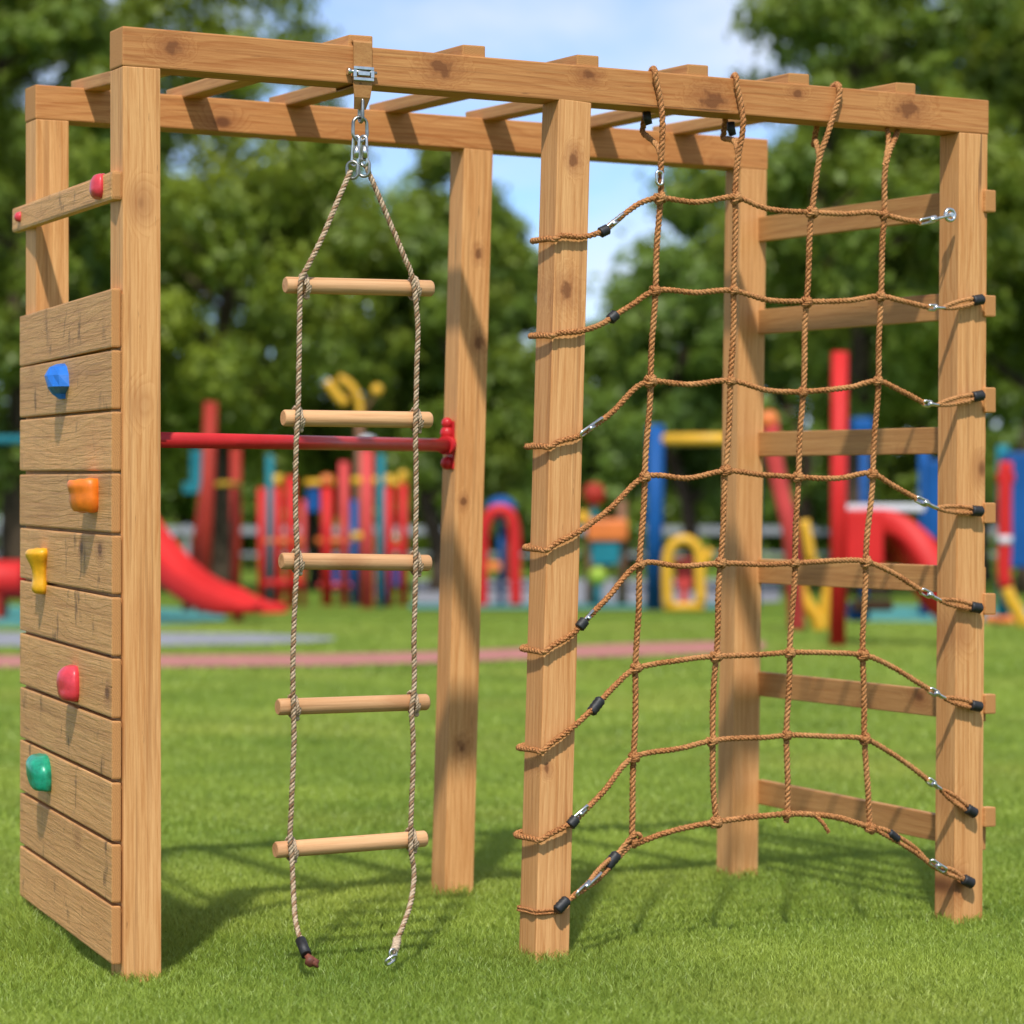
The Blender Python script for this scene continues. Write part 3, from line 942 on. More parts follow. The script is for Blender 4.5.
# ------------------------------------------------------------------ ground, paths
def ground_mat():
    m, nt, out = mat_new("lawn_soil"); g = N(nt)
    tc = g.n("ShaderNodeTexCoord"); P = tc.outputs['Object']
    n1 = g.noise(P, .35, 4, .6); n2 = g.noise(P, 14, 5, .7); n3 = g.noise(P, 180, 3, .7)
    c = g.mix(g.ramp(n2, [(.3, 0), (.7, 1)]), (.135, .235, .028), (.21, .31, .042))
    c = g.mix(g.math('MULTIPLY', g.ramp(n1, [(.4, 0), (.7, 1)]), .5), c, (.24, .28, .045))
    c = g.mix(g.math('MULTIPLY', g.ramp(n3, [(.4, 0), (.65, 1)]), .5), c, (.06, .09, .014))
    b = g.n("ShaderNodeBsdfPrincipled"); b.inputs['Roughness'].default_value = .95; b.inputs['Specular IOR Level'].default_value = .05
    g.l(c, b.inputs['Base Color'])
    bp = g.n("ShaderNodeBump"); bp.inputs['Strength'].default_value = .8; bp.inputs['Distance'].default_value = .02
    g.l(n3, bp.inputs['Height']); g.l(bp.outputs[0], b.inputs['Normal'])
    g.l(b.outputs[0], out.inputs[0]); return m
GROUND = ground_mat()
S = 500
tag(MB().add([(-S, -S, 0), (S, -S, 0), (S, S, 0), (-S, S, 0)], [(0, 1, 2, 3)]).build("ground", GROUND), "mown green lawn under the climbing frame and beyond", "ground", kind="structure")
PINKM = plain_mat("pink_rubber", (.42, .16, .13), .9, 0, .12, 4, .3)
GREYM = plain_mat("grey_paving", (.26, .26, .29), .85, 0, .15, 3, .3)
TEALM = plain_mat("teal_matting", (.06, .26, .24), .85, 0, .2, 3, .3)
STRIPS = []
def strip(name, rows, mat, z, label):
    STRIPS.append(rows)
    """rows: (px, near row, far row)"""
    vs, fs = [], []
    for px, y0, y1 in rows:
        vs.append(at(px, gz(y0), z)); vs.append(at(px, gz(y1), z))
    fs = [(2*i, 2*i+2, 2*i+3, 2*i+1) for i in range(len(rows)-1)]
    tag(MB().add(vs, fs).build(name, mat), label, name.replace('_', ' '), kind="structure")
strip("footpath", [(-700, 668, 656), (-300, 669, 656.5), (0, 669, 657), (200, 668.5, 656.5), (330, 667.5, 655.5), (420, 665, 653.5), (520, 661, 649.5), (620, 658, 645), (700, 655.5, 643), (745, 653, 642), (765, 650, 643.5)], PINKM, .014, "narrow pink rubber footpath crossing the lawn")
strip("paved_path", [(-500, 649, 630), (-100, 648, 633), (160, 647, 634), (250, 645.5, 635), (310, 643, 637), (335, 641, 638.5)], GREYM, .012, "pale grey paved path ending beside the red slide")
strip("safety_mat", [(-400, 628, 606), (100, 627, 607), (200, 624, 610), (225, 621, 613)], TEALM, .010, "teal safety matting under the left red slide")
strip("paving", [(415, 604, 581), (560, 604, 580), (735, 604, 580), (780, 602, 582)], GREYM, .012, "pale grey paving around the blue post and yellow arch")
strip("kerb_strip", [(410, 609.5, 605), (560, 609.5, 605), (735, 609.5, 605)], TEALM, .016, "teal rubber edge strip in front of the grey paving")
strip("play_mat", [(860, 622, 606), (1000, 624, 608), (1300, 626, 610)], TEALM, .010, "blue green matting strip behind the right front post")

# ------------------------------------------------------------------ grass
def grass():
    rng = np.random.default_rng(3)
    allv, allr, segs = [], [], []
    bands = [(5.4, 7.6, 42000, .020, .0019), (7.6, 10.0, 26000, .021, .0023), (10.0, 14.0, 8500, .022, .0038), (14.0, 21.0, 2600, .024, .0065), (21.0, 34.0, 600, .028, .013)]
    for y0, y1, dens, hgt, wid in bands:
        half0, half1 = (y0*.171+.45), (y1*.171+.45)
        area = (half0+half1)*(y1-y0)
        n = int(area*dens)
        yy = np.sqrt(rng.uniform(0, 1, n)*(y1**2-y0**2) + y0**2)
        xx = rng.uniform(-1, 1, n)*(yy*.171+.45)
        if y1 > 20:
            row = HY + F*CZ/yy; pxx = CX + xx/yy*F
            ok = np.ones(n, bool)
            for rows in STRIPS:
                X = [q[0] for q in rows]
                ins = (row < np.interp(pxx, X, [q[1] for q in rows])) & (row > np.interp(pxx, X, [q[2] for q in rows])) & (pxx > X[0]) & (pxx < X[-1])
                ok &= ~ins
            xx, yy = xx[ok], yy[ok]; n = len(xx)
        # tufts: pull some blades together
        cl = rng.uniform(0, 1, n) < .5
        q = .055
        tx = (np.floor(xx/q)+.5)*q; ty = (np.floor(yy/q)+.5)*q
        jx = np.sin(tx*91.7+ty*47.3)*q*.6; jy = np.cos(tx*63.1-ty*81.9)*q*.6
        xx = np.where(cl, xx*.55+(tx+jx)*.45, xx); yy = np.where(cl, yy*.55+(ty+jy)*.45, yy)
        big = .5+.5*np.sin(xx*2.3+1.7*np.sin(yy*1.3))*np.cos(yy*1.9+1.1*np.sin(xx*2.1))
        h = hgt*rng.uniform(.55, 1.25, n)*(.85+.3*big)
        for pb in POST_BASES:
            dd = np.hypot(xx-pb[0], yy-pb[1]); h = h*(1+.9*np.exp(-(dd/.085)**2))
        w = wid*rng.uniform(.7, 1.3, n)
        a = rng.uniform(0, 2*np.pi, n)            # blade facing
        la = rng.uniform(0, 2*np.pi, n); lean = rng.uniform(.15, 1.15, n)*h
        rnd = np.clip(rng.normal(.5, .25, n), 0, 1)
        dry = rng.uniform(0, 1, n) < .03
        sx, sy = np.cos(a)*w/2, np.sin(a)*w/2
        lx, ly = np.cos(la)*lean, np.sin(la)*lean
        v = np.zeros((n, 5, 3), np.float32)
        v[:, 0] = np.stack([xx-sx, yy-sy, np.full(n, -.002)], 1)
        v[:, 1] = np.stack([xx+sx, yy+sy, np.full(n, -.002)], 1)
        v[:, 2] = np.stack([xx+sx*.8+lx*.35, yy+sy*.8+ly*.35, h*.6], 1)
        v[:, 3] = np.stack([xx-sx*.8+lx*.35, yy-sy*.8+ly*.35, h*.6], 1)
        v[:, 4] = np.stack([xx+lx, yy+ly, h], 1)
        allv.append(v.reshape(-1, 3)); allr.append(np.repeat(np.where(dry, 1.0, rnd), 5))
    V = np.concatenate(allv); R = np.concatenate(allr).astype(np.float32)
    nb_ = len(V)//5
    base = (np.arange(nb_)*5)[:, None]
    quad = base + np.array([[0, 1, 2, 3]]); tri = base + np.array([[3, 2, 4]])
    loops = np.concatenate([quad, tri], 1).reshape(-1).astype(np.int32)
    tot = np.tile(np.array([4, 3]), nb_); starts = np.concatenate([[0], np.cumsum(tot)[:-1]]).astype(np.int32)
    me = bpy.data.meshes.new("grass")
    me.vertices.add(len(V)); me.vertices.foreach_set("co", V.reshape(-1))
    me.loops.add(len(loops)); me.loops.foreach_set("vertex_index", loops)
    me.polygons.add(nb_*2); me.polygons.foreach_set("loop_start", starts)
    at_ = me.attributes.new("rnd", 'FLOAT', 'POINT'); at_.data.foreach_set("value", R)
    me.update(calc_edges=True)
    o = link("grass", me, GRASS)
    tag(o, "short dense green grass blades covering the lawn", "grass", kind="stuff")
grass()

# ------------------------------------------------------------------ trees
def leaf_mesh(name, centers, radii, n, size, rng, flat=.85):
    """n small folded leaves spread through clumps"""
    k = rng.choice(len(centers), n, p=(radii**2)/np.sum(radii**2))
    d = rng.normal(size=(n, 3)); d /= np.linalg.norm(d, axis=1)[:, None]
    rr = radii[k]*np.clip(rng.normal(.80, .26, n), .05, 1.35)
    p = centers[k] + d*rr[:, None]*np.array([1, 1, flat])
    nrm = d*.9 + rng.normal(size=(n, 3))*.55 + np.array([0, 0, .35]); nrm /= np.linalg.norm(nrm, axis=1)[:, None]
    t = np.cross(nrm, rng.normal(size=(n, 3))); t /= np.linalg.norm(t, axis=1)[:, None]
    b = np.cross(nrm, t)
    s = size*rng.uniform(.6, 1.35, n)[:, None]
    v = np.zeros((n, 4, 3), np.float32)
    v[:, 0] = p - t*s; v[:, 1] = p - b*s*.55 + nrm*s*.12; v[:, 2] = p + t*s; v[:, 3] = p + b*s*.55 + nrm*s*.12
    clump = rng.uniform(0, 1, len(centers))
    r = np.clip(clump[k]*.5 + rng.uniform(0, .5, n), 0, 1).astype(np.float32)
    me = bpy.data.meshes.new(name)
    me.vertices.add(n*4); me.vertices.foreach_set("co", v.reshape(-1))
    me.loops.add(n*4); me.loops.foreach_set("vertex_index", np.arange(n*4, dtype=np.int32))
    me.polygons.add(n); me.polygons.foreach_set("loop_start", (np.arange(n)*4).astype(np.int32))
    at_ = me.attributes.new("rnd", 'FLOAT', 'POINT'); at_.data.foreach_set("value", np.repeat(r, 4))
    me.update(calc_edges=True)
    return me

def tree(px, y, top_row, bot_row, hw_px, mat, label, n=9000, seed=1, lean=0.0, size=.10, group="leafy trees behind the playground", name="tree", open_=.0):
    rng = np.random.default_rng(seed)
    base = at(px, y, 0)
    top = hrow(top_row, y); bot = max(.6, hrow(bot_row, y)); hw = hw_px/F*y
    root = empty(name, base, label, "tree" if name == "tree" else "bush", group)
    hgt = top-bot
    n = int(n*2.8*(1+open_*.6)); size = size*.88; bot = max(.5, bot*.72)
    hgt = top-bot
    K = int((45 + hgt*hw*2.0)*(1+open_*.7))
    cs, rs = [], []
    while len(cs) < K:
        q = rng.uniform(-1, 1, 3)
        e = math.sqrt(q[0]**2+q[1]**2+q[2]**2)
        if e > 1: continue
        if e < .45 and rng.uniform() < .5: continue
        zf = (q[2]+1)/2
        wide = (1.0-.58*zf**1.4)*(0.80+.20*min(1, zf*4))*1.12
        lump = 1+.18*math.sin(q[0]*5+seed)*math.cos(q[2]*4+seed*2)
        cs.append((q[0]*hw*wide*lump + lean*zf, q[1]*hw*wide*lump*.9, bot + zf*hgt))
        rs.append(rng.uniform(.10, .24)*min(hw, hgt/2)*(1-open_*.4) + .10)
    cs = np.array(cs); rs = np.array(rs)
    tr = MB()
    tH = bot + hgt*.62
    r0 = .035 + .017*top
    wob = [V3((rng.normal()*.08*s, rng.normal()*.08*s, tH*s/6)) for s in range(7)]
    wob = [p + V3((lean*.5*s/6, 0, -.05 if s == 0 else 0)) for s, p in enumerate(wob)]
    tr.tube(spline(wob, .25), 0.1, 9) if False else None
    sp = spline(wob, max(.2, tH/16))
    tr.tube(sp, [r0*(1.35 if i == 0 else 1)*(1-.8*i/len(sp)) for i in range(len(sp))], 10)
    order = np.argsort(-rs)[:min(16, K)]
    for i in order:
        c = V3(cs[i])
        zz = min(tH*.95, max(bot*.55, c.z - .55*math.hypot(c.x, c.y) - .2))
        s = zz/tH
        st_ = sp[min(len(sp)-1, max(0, int(s*len(sp))))]
        mid = st_.lerp(c, .5) + V3((rng.normal()*.1, rng.normal()*.1, .12))
        bp = spline([st_, mid, c], .3)
        rr0 = r0*(1-.8*s)*.55
        tr.tube(bp, [max(.008, rr0*(1-.85*k/len(bp))) for k in range(len(bp))], 6)
    tr.build("trunk", BARK, root, Matrix.Translation(base))
    me = leaf_mesh("crown", cs, rs, n, size, rng)
    link("crown", me, mat, root, Matrix.Translation(base))
    return root

tree(15, 47, -230, 440, 165, LEAF_A, "tall tree with airy crown showing sky gaps at upper left edge", 8500, 11, open_=.6, size=.10)
tree(222, 49, -90, 450, 168, LEAF_C, "bright yellow green tree rising above the left front post", 10500, 12, size=.10)
tree(118, 52, 120, 505, 125, LEAF_B, "dark tree showing between the climbing wall posts", 8000, 13, size=.12)
tree(318, 53, 150, 490, 105, LEAF_A, "rounded green tree straight behind the rope ladder", 9500, 14, size=.11)
tree(440, 50, 142, 500, 98, LEAF_A, "round topped tree just left of the middle back post", 9000, 15, size=.11)
tree(505, 60, 205, 520, 62, LEAF_B, "slim tree showing between middle back and middle front posts", 6000, 16, size=.12)
tree(600, 66, 322, 540, 70, LEAF_B, "low tree under the open sky right of the middle front post", 6000, 17, size=.13)
tree(690, 50, 168, 505, 92, LEAF_B, "dense round tree behind the left half of the climbing net", 9500, 18, size=.11)
tree(806, 54, 140, 510, 88, LEAF_B, "dark tree behind the right half of the climbing net", 8000, 19, size=.12)
tree(872, 46, -210, 360, 172, LEAF_A, "tall tree with drooping boughs rising above the right end of the front beam", 9000, 20, open_=.6, size=.10)
tree(1030, 48, -90, 455, 125, LEAF_C, "light green tree at the upper right edge of the photo", 10000, 21, size=.10)
tree(925, 57, 150, 515, 105, LEAF_A, "green tree behind the right front post and ladder boards", 8500, 22, size=.12)
tree(-170, 44, -60, 470, 150, LEAF_B, "dark tree standing beyond the left edge of the lawn", 6000, 23, size=.12)
tree(1210, 46, -40, 480, 140, LEAF_A, "broad tree standing beyond the right edge of the lawn", 6000, 24, size=.12)
bl = ["left of the climbing wall", "hidden by the climbing wall boards", "behind the dark red swing posts", "behind the leftmost red play barrier", "between the two ladder ropes", "behind the middle back post", "behind the middle front post", "behind the tall blue post", "behind the back right post", "behind the tall red slide post", "behind the front right post", "at the right edge behind blue tower"]
for i, b in enumerate(bl):
    px = -20 + i*95 + random.uniform(-18, 18)
    y = 76 + random.uniform(-2, 5)
    tree(px, y, 425 + random.uniform(-22, 22), 566, 84, [LEAF_B, LEAF_A, LEAF_B][i % 3], "low rounded shrub far back " + b, 3200, 40+i, size=.13, group="shrubs along the far side of the park", name="bush")
tree(70, 58, -160, 330, 120, LEAF_A, "tall leafy tree filling the upper left corner behind the airy one", 9000, 61, size=.12)
tree(975, 60, -170, 320, 130, LEAF_A, "tall tree filling the upper right corner behind the drooping one", 9000, 62, size=.12)
tree(860, 62, -60, 360, 75, LEAF_B, "slender tree behind the drooping boughs over the right beam end", 6500, 63, size=.12)
# distant wood that reads as one mass
rng = np.random.default_rng(99)
K = 620
cs = np.stack([rng.uniform(-34, 34, K), rng.uniform(84, 100, K), rng.uniform(.3, 11.5, K)], 1)
gap = np.abs((cs[:, 0]/cs[:, 1]*F+CX) - 560) < 75
cs[:, 2] = np.where(gap, np.where(cs[:, 2] > 6, cs[:, 2]*.5, cs[:, 2]), cs[:, 2])
o = link("woods", leaf_mesh("woods", cs, rng.uniform(.8, 1.7, K), 80000, .22, rng), LEAF_B)
tag(o, "far dark green wood closing off the park behind the trees", "woods", kind="stuff")

# low pale boundary fence
wl = empty("boundary_fence", (0, 71, 0), "long low pale grey boundary fence at the far edge of the park", "fence")
fp, fr_ = MB(), MB()
for k in range(26):
    x = -27.5+k*2.2
    MB().box((x, 71.1, .56), .12, .12, 1.2, None, .01).build("post", WALLM, wl, origin=(x, 71.1, .56))
for h, t in ((1.02, .18), (.45, .08)):
    MB().box((0, 71, h), 57, .05, t, None, .01).build("rail", WALLM, wl, origin=(0, 71, h))

# ------------------------------------------------------------------ playground in the background
def tub(root, name, pts, r, mat, n=12, label=None, sp=True):
    P = spline(pts, .06) if sp and len(pts) > 2 else [V3(p) for p in pts]
    o = MB().tube(P, r, n).build(name, mat, root, origin=P[0])
    if label: o["label"] = label
    return o
def slab(root, name, c, sx, sy, sz, mat, bev=.02, rot=0, label=None):
    o = MB().box(c, sx, sy, sz, Matrix.Rotation(rot, 3, 'Z'), bev).build(name, mat, root, origin=c)
    if label: o["label"] = label
    return o
def chute(root, name, pts, width, side, mat, rise=.16):
    """slide chute: a U-shaped channel swept along pts; side = sideways direction"""
    P = spline(pts, .08); s = V3(side).normalized()
    sec = [(-.5, rise), (-.47, rise+.03), (-.43, rise), (-.40, .02), (-.3, -.01), (0, -.02), (.3, -.01), (.40, .02), (.43, rise), (.47, rise+.03), (.5, rise), (.5, -.05), (.4, -.09), (-.4, -.09), (-.5, -.05)]
    T, _, _ = frames(P)
    vs, fs = [], []
    n = len(sec)
    for ii, (p, t) in enumerate(zip(P, T)):
        tp = max(.30, min(1, (len(P)-1-ii)/(len(P)*.16)))
        up = s.cross(t); up = up if up.z > 0 else -up
        for a, b in sec: vs.append(p + s*a*width + up*(b*(tp if b > 0 else .4+.6*tp)))
    for i in range(len(P)-1):
        for k in range(n):
            k2 = (k+1) % n
            fs.append((i*n+k, i*n+k2, (i+1)*n+k2, (i+1)*n+k))
    fs.append(tuple(range(n))); fs.append(tuple((len(P)-1)*n+k for k in reversed(range(n))))
    return MB().add(vs, fs, 0, True).build(name, mat, root, origin=P[0])

def G(px, row, y): return at(px, y, hrow(row, y))

# left red slide
y0 = 33.5
r = empty("playground_slide", G(236, 622, y0), "glossy red slide with curved end right of the climbing wall", "slide")
chute(r, "chute", [G(72, 440, y0+1.6), G(98, 474, y0+1.2), G(135, 530, y0+.7), G(165, 568, y0+.35), G(196, 594, y0), G(222, 605, y0-.2), G(248, 608.5, y0-.4), G(276, 608, y0-.6)], .56, (.5, .86, 0), P_RED, .17)
tub(r, "foot", [G(238, 608, y0-.3), at(238, y0-.3, -.03)], .05, P_RED)
slab(r, "deck", G(68, 438, y0+1.9), .66, .66, .08, P_BLUE)
for dx, dy in ((-.3, -.3), (.3, -.3), (-.3, .3), (.3, .3)):
    c = G(68, 438, y0+1.9); tub(r, "leg", [(c.x+dx, c.y+dy, -.03), (c.x+dx, c.y+dy, c.z+.75)], .05, P_DRED)
# red tunnel on far left
r = empty("crawl_tunnel", at(-15, 35, 0), "red round crawl tunnel poking out left of the climbing wall", "tunnel")
c = G(-20, 580, 35)
tb = MB(); tb.tube([c + V3((-.9, .1, 0)), c + V3((-.88, .1, 0)), c + V3((.5, 0, 0)), c + V3((.52, 0, 0))], [.20, .23, .23, .20], 20)
tb.build("tube", P_RED, r, origin=c)
slab(r, "saddle", c + V3((-.5, .05, -.38)), .16, .5, .4, P_DRED); slab(r, "saddle", c + V3((.2, .05, -.38)), .16, .5, .4, P_DRED)
# teal bar far left
r = empty("horizontal_bar", at(-12, 36, 0), "blue green pull up bar with posts showing left of the wall", "bar")
tub(r, "crossbar", [G(-95, 440, 36), G(60, 440, 36)], .055, P_TEAL)
for px in (-92, 57): tub(r, "post", [at(px, 36, -.03), G(px, 432, 36)], .06, P_TEAL)
# dark red swing frame
y = 37.0
r = empty("swing_set", at(215, y, 0), "dark red steel swing frame right of front left post", "swing frame")
tub(r, "post", [at(203, y, -.03), G(211, 402, y)], .085, P_DRED, label="taller thick dark red post")
tub(r, "post", [at(235, y+1.2, -.03), G(236, 448, y+1.2)], .072, P_DRED)
tub(r, "brace", [at(186, y+.8, -.03), G(208, 468, y)], .06, P_DRED)
tub(r, "crossbar", [G(211, 484, y), G(240, 484, y+1.2)], .035, P_YELLOW)
slab(r, "panel", G(197, 470, y+.6), .16, .08, .5, P_TEAL); slab(r, "panel", G(193, 488, y+.5), .25, .08, .14, P_TEAL)
# red/yellow post barrier cluster
def barrier(label, y, posts, rails, panels=(), name="play_barrier"):
    xs = [p[0] for p in posts]
    r = empty(name, at(sum(xs)/len(xs), y, 0), label, "play barrier", "coloured play barriers behind the ladder")
    for px, top, rad, m, cap in posts:
        po = tub(r, "post", [at(px, y, -.03), G(px, top, y)], rad, m)
        if cap is not None:
            c = G(px, top, y)
            MB().tube([c - V3((0, 0, .02)), c + V3((0, 0, .10)), c + V3((0, 0, .13))], [rad*1.25, rad*1.25, rad*.5], 12).build("cap", cap, po, origin=c)
    for x0, x1, row, rad, m in rails:
        tub(r, "rail", [G(x0, row, y), G(x1, row, y)], rad, m)
    for x0, x1, t, b, m in panels:
        c = G((x0+x1)/2, (t+b)/2, y+.03)
        slab(r, "panel", c, (x1-x0)/F*y, .05, (b-t)/F*y, m)
    return r
barrier("play barrier of red posts with blue panel left of ladder rope", 40.5, [(262, 488, .058, P_RED, None), (270, 455, .05, P_TEAL, None), (278, 484, .055, P_RED, P_YELLOW), (291, 476, .066, P_RED, None), (303, 500, .04, P_PINK, None)], [(262, 303, 541, .05, P_ORANGE), (262, 303, 583, .06, P_RED)], [(264, 284, 572, 596, P_PINK), (292, 302, 556, 585, P_ORANGE)])
barrier("play barrier of pink red posts with yellow rails between ladder ropes", 41.0, [(327, 484, .078, P_RED, P_ORANGE), (344, 462, .066, P_PINK, None), (354, 500, .05, P_BLUE, None)], [(305, 335, 483, .05, P_YELLOW), (316, 352, 541, .05, P_ORANGE), (318, 354, 586, .04, P_PINK)], [(307, 320, 488, 512, P_BLUE), (330, 352, 556, 592, P_BLUE)])
barrier("tall pink post and blue post with orange lower section", 39.5, [(367, 446, .085, P_PINK, P_WHITE), (381, 454, .05, P_TEAL, None)], [(352, 378, 481, .055, P_YELLOW), (352, 372, 536, .055, P_YELLOW)], [(362, 375, 532, 604, P_ORANGE), (376, 386, 560, 600, P_BLUE)])
barrier("pair of red posts with yellow caps beside right ladder rope", 41.0, [(389, 484, .058, P_RED, P_YELLOW), (403, 480, .058, P_RED, P_YELLOW)], [(384, 408, 483, .05, P_YELLOW), (386, 406, 548, .06, P_RED)], [(385, 406, 560, 586, P_BLUE)])
# yellow arms on a pole
y = 42.0
r = empty("ornamental_pole", at(356, y, 0), "tall pole with curved yellow arms showing between ladder rungs", "pole")
tub(r, "pole", [at(357, y, -.03), G(360, 415, y)], .06, P_BROWN)
tub(r, "arm", [G(360, 420, y), G(359, 402, y), G(352, 387, y), G(342, 379, y), G(336, 377, y)], .055, P_YELLOW)
tub(r, "arm", [G(347, 404, y), G(340, 399, y), G(333, 390, y), G(327, 380, y)], [.05]*1 and .07, P_YELLOW)
tub(r, "arm", [G(361, 415, y), G(370, 402, y), G(377, 391, y)], .02, P_BROWN)
c = G(377, 390, y); MB().ball(c, .085).build("ball", P_YELLOW, r, origin=c)
# red arch
y = 40.5
r = empty("tube_arch", at(500, y, 0), "red tube arch topped by blue dome right of middle back post", "arch")
tub(r, "arch_tube", [at(482, y, -.03), G(482, 560, y), G(484, 528, y), G(491, 514, y), G(500, 510, y), G(509, 514, y), G(514, 528, y), G(515, 560, y), at(516, y, -.03)], .085, P_RED)
c = G(501, 508, y+.2); MB().ball(c, .21, .21, .16).build("dome", P_BLUE, r, origin=c)
tub(r, "dome_post", [(c.x, c.y, -.03), c], .04, P_BLUE)
slab(r, "step", G(492, 566, y+.1), .25, .3, .12, P_ORANGE)
# playhouse
y = 41.0
r = empty("playhouse", at(608, y, 0), "small orange and teal playhouse with brown post right of middle front post", "playhouse")
slab(r, "roof_panel", G(607, 530, y), .55, .7, .30, P_ORANGE, .05)
slab(r, "wall_panel", G(605, 552, y), .38, .6, .34, P_TEAL)
for px in (591, 622): tub(r, "post", [at(px, y-.1, -.03), G(px, 500 if px > 600 else 520, y-.1)], .07, P_BROWN)
c = G(594, 500, y-.05)
tub(r, "mast", [at(594, y+.1, -.03), G(594, 500, y+.1)], .04, P_TEAL)
MB().ball(G(594, 494, y+.1), .16).build("lantern", P_DRED, r, origin=G(594, 494, y+.1))
slab(r, "sign_panel", G(583, 517, y), .16, .06, .16, P_YELLOW)
r = empty("spring_ball", at(598, 40, 0), "yellow green ball seat in front of the small playhouse", "ball seat")
c = G(598, 576, 40); MB().ball(c, .13).build("ball", P_GREEN, r, origin=c)
tub(r, "stalk", [(c.x, c.y, -.03), c], .05, P_TEAL)
# blue post with yellow bar
y = 38.5
r = empty("high_bar", at(655, y, 0), "tall blue post carrying a yellow bar behind the net", "high bar")
tub(r, "post", [at(653.5, y, -.03), G(656, 425, y)], .105, P_BLUE)
tub(r, "crossbar", [G(661, 439.5, y), G(765, 439, y)], .075, P_YELLOW)
tub(r, "post", [at(752, y+.1, -.03), G(752, 425, y+.1)], .10, P_BLUE)
# yellow arch
y = 38.0
r = empty("frame_arch", at(683, y, 0), "yellow arched hoop frame standing right of the blue post", "arch")
tub(r, "hoop", [G(668, 606, y), G(667, 575, y), G(669, 552, y), G(676, 542, y), G(684, 539.5, y), G(693, 543, y), G(699, 552, y), G(700, 575, y), G(701, 606, y)], .07, P_YELLOW)
tub(r, "base_bar", [G(664, 607, y), G(704, 607, y)], .06, P_YELLOW)
slab(r, "back_panel", G(684, 572, y+.3), .22, .05, .35, P_PINK); slab(r, "panel_foot", G(684, 596, y+.3), .10, .05, .32, P_PINK)
tub(r, "side_arm", [G(700, 570, y), G(707, 558, y), G(713, 545, y)], .05, P_YELLOW)
# right: tall red post with hooded slide
y = 26.4
r = empty("slide_tower", at(842, y, 0), "red hooded slide on a tall red post seen through the net", "slide")
tub(r, "post", [at(837.5, y, -.03), G(840, 352, y)], .072, P_RED, label="tall red post")
slab(r, "hood", G(861, 538, y+.3), .34, .55, .50, P_RED, .03)
slab(r, "top_rail", G(884, 508, y+.2), .72, .12, .07, P_WHITE, .02)
chute(r, "chute", [G(852, 527, y+.35), G(884, 529, y+.3), G(904, 543, y+.2), G(922, 570, y+.1), G(940, 602, y), G(956, 624, y-.1)], .55, (.3, -.9, 0), P_RED, .15)
slab(r, "side_panel", G(900, 551, y+.5), .30, .06, .26, P_DRED, .03)
tub(r, "post", [at(838, y+.9, -.03), G(850, 510, y+.7)], .05, P_DRED)
slab(r, "step", G(872, 605, y+1.0), .35, .3, .1, P_BROWN); slab(r, "step", G(858, 612, y+1.2), .18, .3, .16, P_BLUE)
# orange pole / slanted slide left of it
y = 30
r = empty("sliding_pole", at(778, y, 0), "slanting orange red pole with rounded top right of back right post", "pole")
tub(r, "pole", [G(770, 418, y), G(775, 460, y), G(782, 495, y), G(790, 530, y), at(797, y+.4, -.03)], .085, P_PINK)
c = G(769, 420, y); MB().ball(c, .10).build("knob", P_ORANGE, r, origin=c)
# yellow curved legs
y = 30.5
r = empty("curved_climber", at(810, y, 0), "yellow curved climbing hoop left of the tall red post", "climber")
tub(r, "hoop", [G(804, 520, y), G(808, 540, y), G(812, 565, y)], .055, P_YELLOW)
tub(r, "hoop", [G(812, 565, y), G(800, 585, y), G(806, 603, y), G(818, 620, y), at(820, y, -.03)], .075, P_YELLOW)
tub(r, "hoop", [G(812, 563, y), G(828, 580, y), G(826, 604, y), at(822, y, -.03)], .06, P_YELLOW)
# blue tower behind the right post
y = 36
r = empty("play_tower", at(945, y, 0), "dark blue play tower half hidden behind the right front post", "play tower")
slab(r, "panel", G(934, 500, y), .26, .5, .95, P_BLUE, .04)
slab(r, "roof", G(862, 426, y+.5), .26, .3, .2, P_BLUE, .05)
tub(r, "roof_post", [at(864, y+.5, -.03), G(864, 430, y+.5)], .05, P_BLUE)
for px in (924, 950): tub(r, "post", [at(px, y, -.03), G(px, 450, y)], .06, P_BLUE)
y = 34
r = empty("climbing_tower", at(1016, y, 0), "blue panel tower at the right edge of the photo", "play tower")
slab(r, "panel", G(1022, 510, y), .42, .5, 1.3, P_BLUE, .04)
for px in (1003, 1040): tub(r, "post", [at(px, y+.3, -.03), G(px, 445, y+.3)], .07, P_TEAL)
y = 31.5
r = empty("spiral_pole", at(1006, y, 0), "red pole bending into yellow foot right of the right front post", "pole")
tub(r, "pole", [G(1006, 462, y), G(1005, 500, y), G(1005, 540, y), G(1004, 575, y), G(1006, 588, y)], .075, P_RED)
tub(r, "foot", [G(1006, 586, y), G(1011, 600, y), G(1020, 616, y), at(1026, y, -.03)], .07, P_YELLOW)
tub(r, "collar", [G(997, 478, y), G(1014, 478, y)], .055, P_RED)
tub(r, "band", [G(1005, 536, y), G(1005, 544, y)], .08, P_WHITE)
for k, (px, m) in enumerate(((992, P_ORANGE), (1012, P_ORANGE), (975, P_TEAL))):
    y = 33.0
    c = G(px, 621, y)
    o = tag(MB().ball(c, .13, .2, .07, 12).build("stepping_stone", m, None, origin=c), ["orange stepping stone nearest the right front post", "orange stepping stone nearer the photo's right edge", "teal stepping stone hidden beside the right front post"][k], "stepping stone", "stepping stones on the matting")

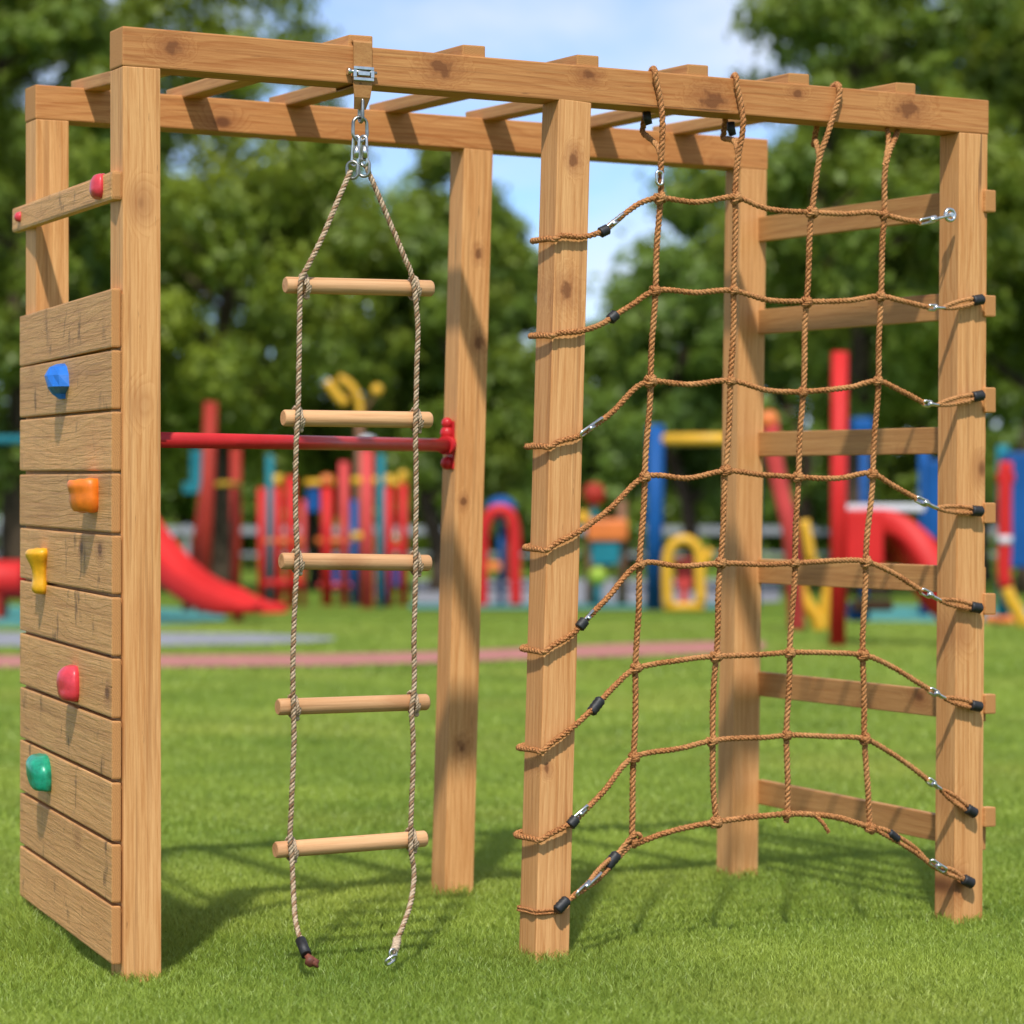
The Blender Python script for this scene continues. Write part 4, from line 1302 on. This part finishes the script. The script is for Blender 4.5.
# ------------------------------------------------------------------ light, sky, camera
EL, AZ = math.radians(53), math.radians(-4)     # sun behind the viewer
sd = V3((math.sin(AZ)*math.cos(EL), -math.cos(AZ)*math.cos(EL), math.sin(EL)))
sun = bpy.data.lights.new("sun", 'SUN'); sun.energy = 3.3; sun.angle = math.radians(1.6); sun.color = (1, .955, .88)
so_ = bpy.data.objects.new("sun", sun); COL.objects.link(so_)
so_.rotation_euler = sd.to_track_quat('Z', 'Y').to_euler(); so_.location = (0, -5, 12)

w = bpy.data.worlds.new("World"); scene.world = w; w.use_nodes = True
nt = w.node_tree; g = N(nt)
for n in list(nt.nodes): nt.nodes.remove(n)
out = g.n("ShaderNodeOutputWorld"); bg = g.n("ShaderNodeBackground"); bg.inputs[1].default_value = .15
sky = g.n("ShaderNodeTexSky"); sky.sky_type = 'NISHITA'; sky.sun_disc = False
sky.sun_elevation = EL; sky.sun_rotation = math.atan2(sd.x, sd.y); sky.air_density = .62; sky.dust_density = .05; sky.ozone_density = 4.0
tc = g.n("ShaderNodeTexCoord")
v = g.scale(tc.outputs['Generated'], (1.0, 1.0, 2.2))
cl = g.noise(v, 5.2, 6, .58, .25)
m_ = g.ramp(cl, [(.36, 0), (.62, 1)])
col = g.mix(g.math('MULTIPLY', m_, .82), g.mix(1.0, sky.outputs[0], (.86, .93, .98), 'MULTIPLY'), (4.6, 4.85, 5.3))
g.l(col, bg.inputs[0]); g.l(bg.outputs[0], out.inputs[0])

cam = bpy.data.cameras.new("camera"); co = bpy.data.objects.new("camera", cam); COL.objects.link(co)
co.location = (0, 0, CZ); co.rotation_euler = (math.radians(90), 0, 0)
cam.sensor_width = 36; cam.lens = F/1024*36; cam.shift_y = (HY-512)/1024
cam.clip_end = 2000; cam.clip_start = .1
cam.dof.use_dof = True; cam.dof.focus_distance = 7.1; cam.dof.aperture_fstop = 3.0
scene.camera = co
scene.view_settings.view_transform = 'Standard'; scene.view_settings.look = 'None'
scene.view_settings.exposure = .40; scene.view_settings.gamma = 1
scene.cycles.use_denoising = True
scene.cycles.max_bounces = 6; scene.cycles.transmission_bounces = 3; scene.cycles.diffuse_bounces = 3
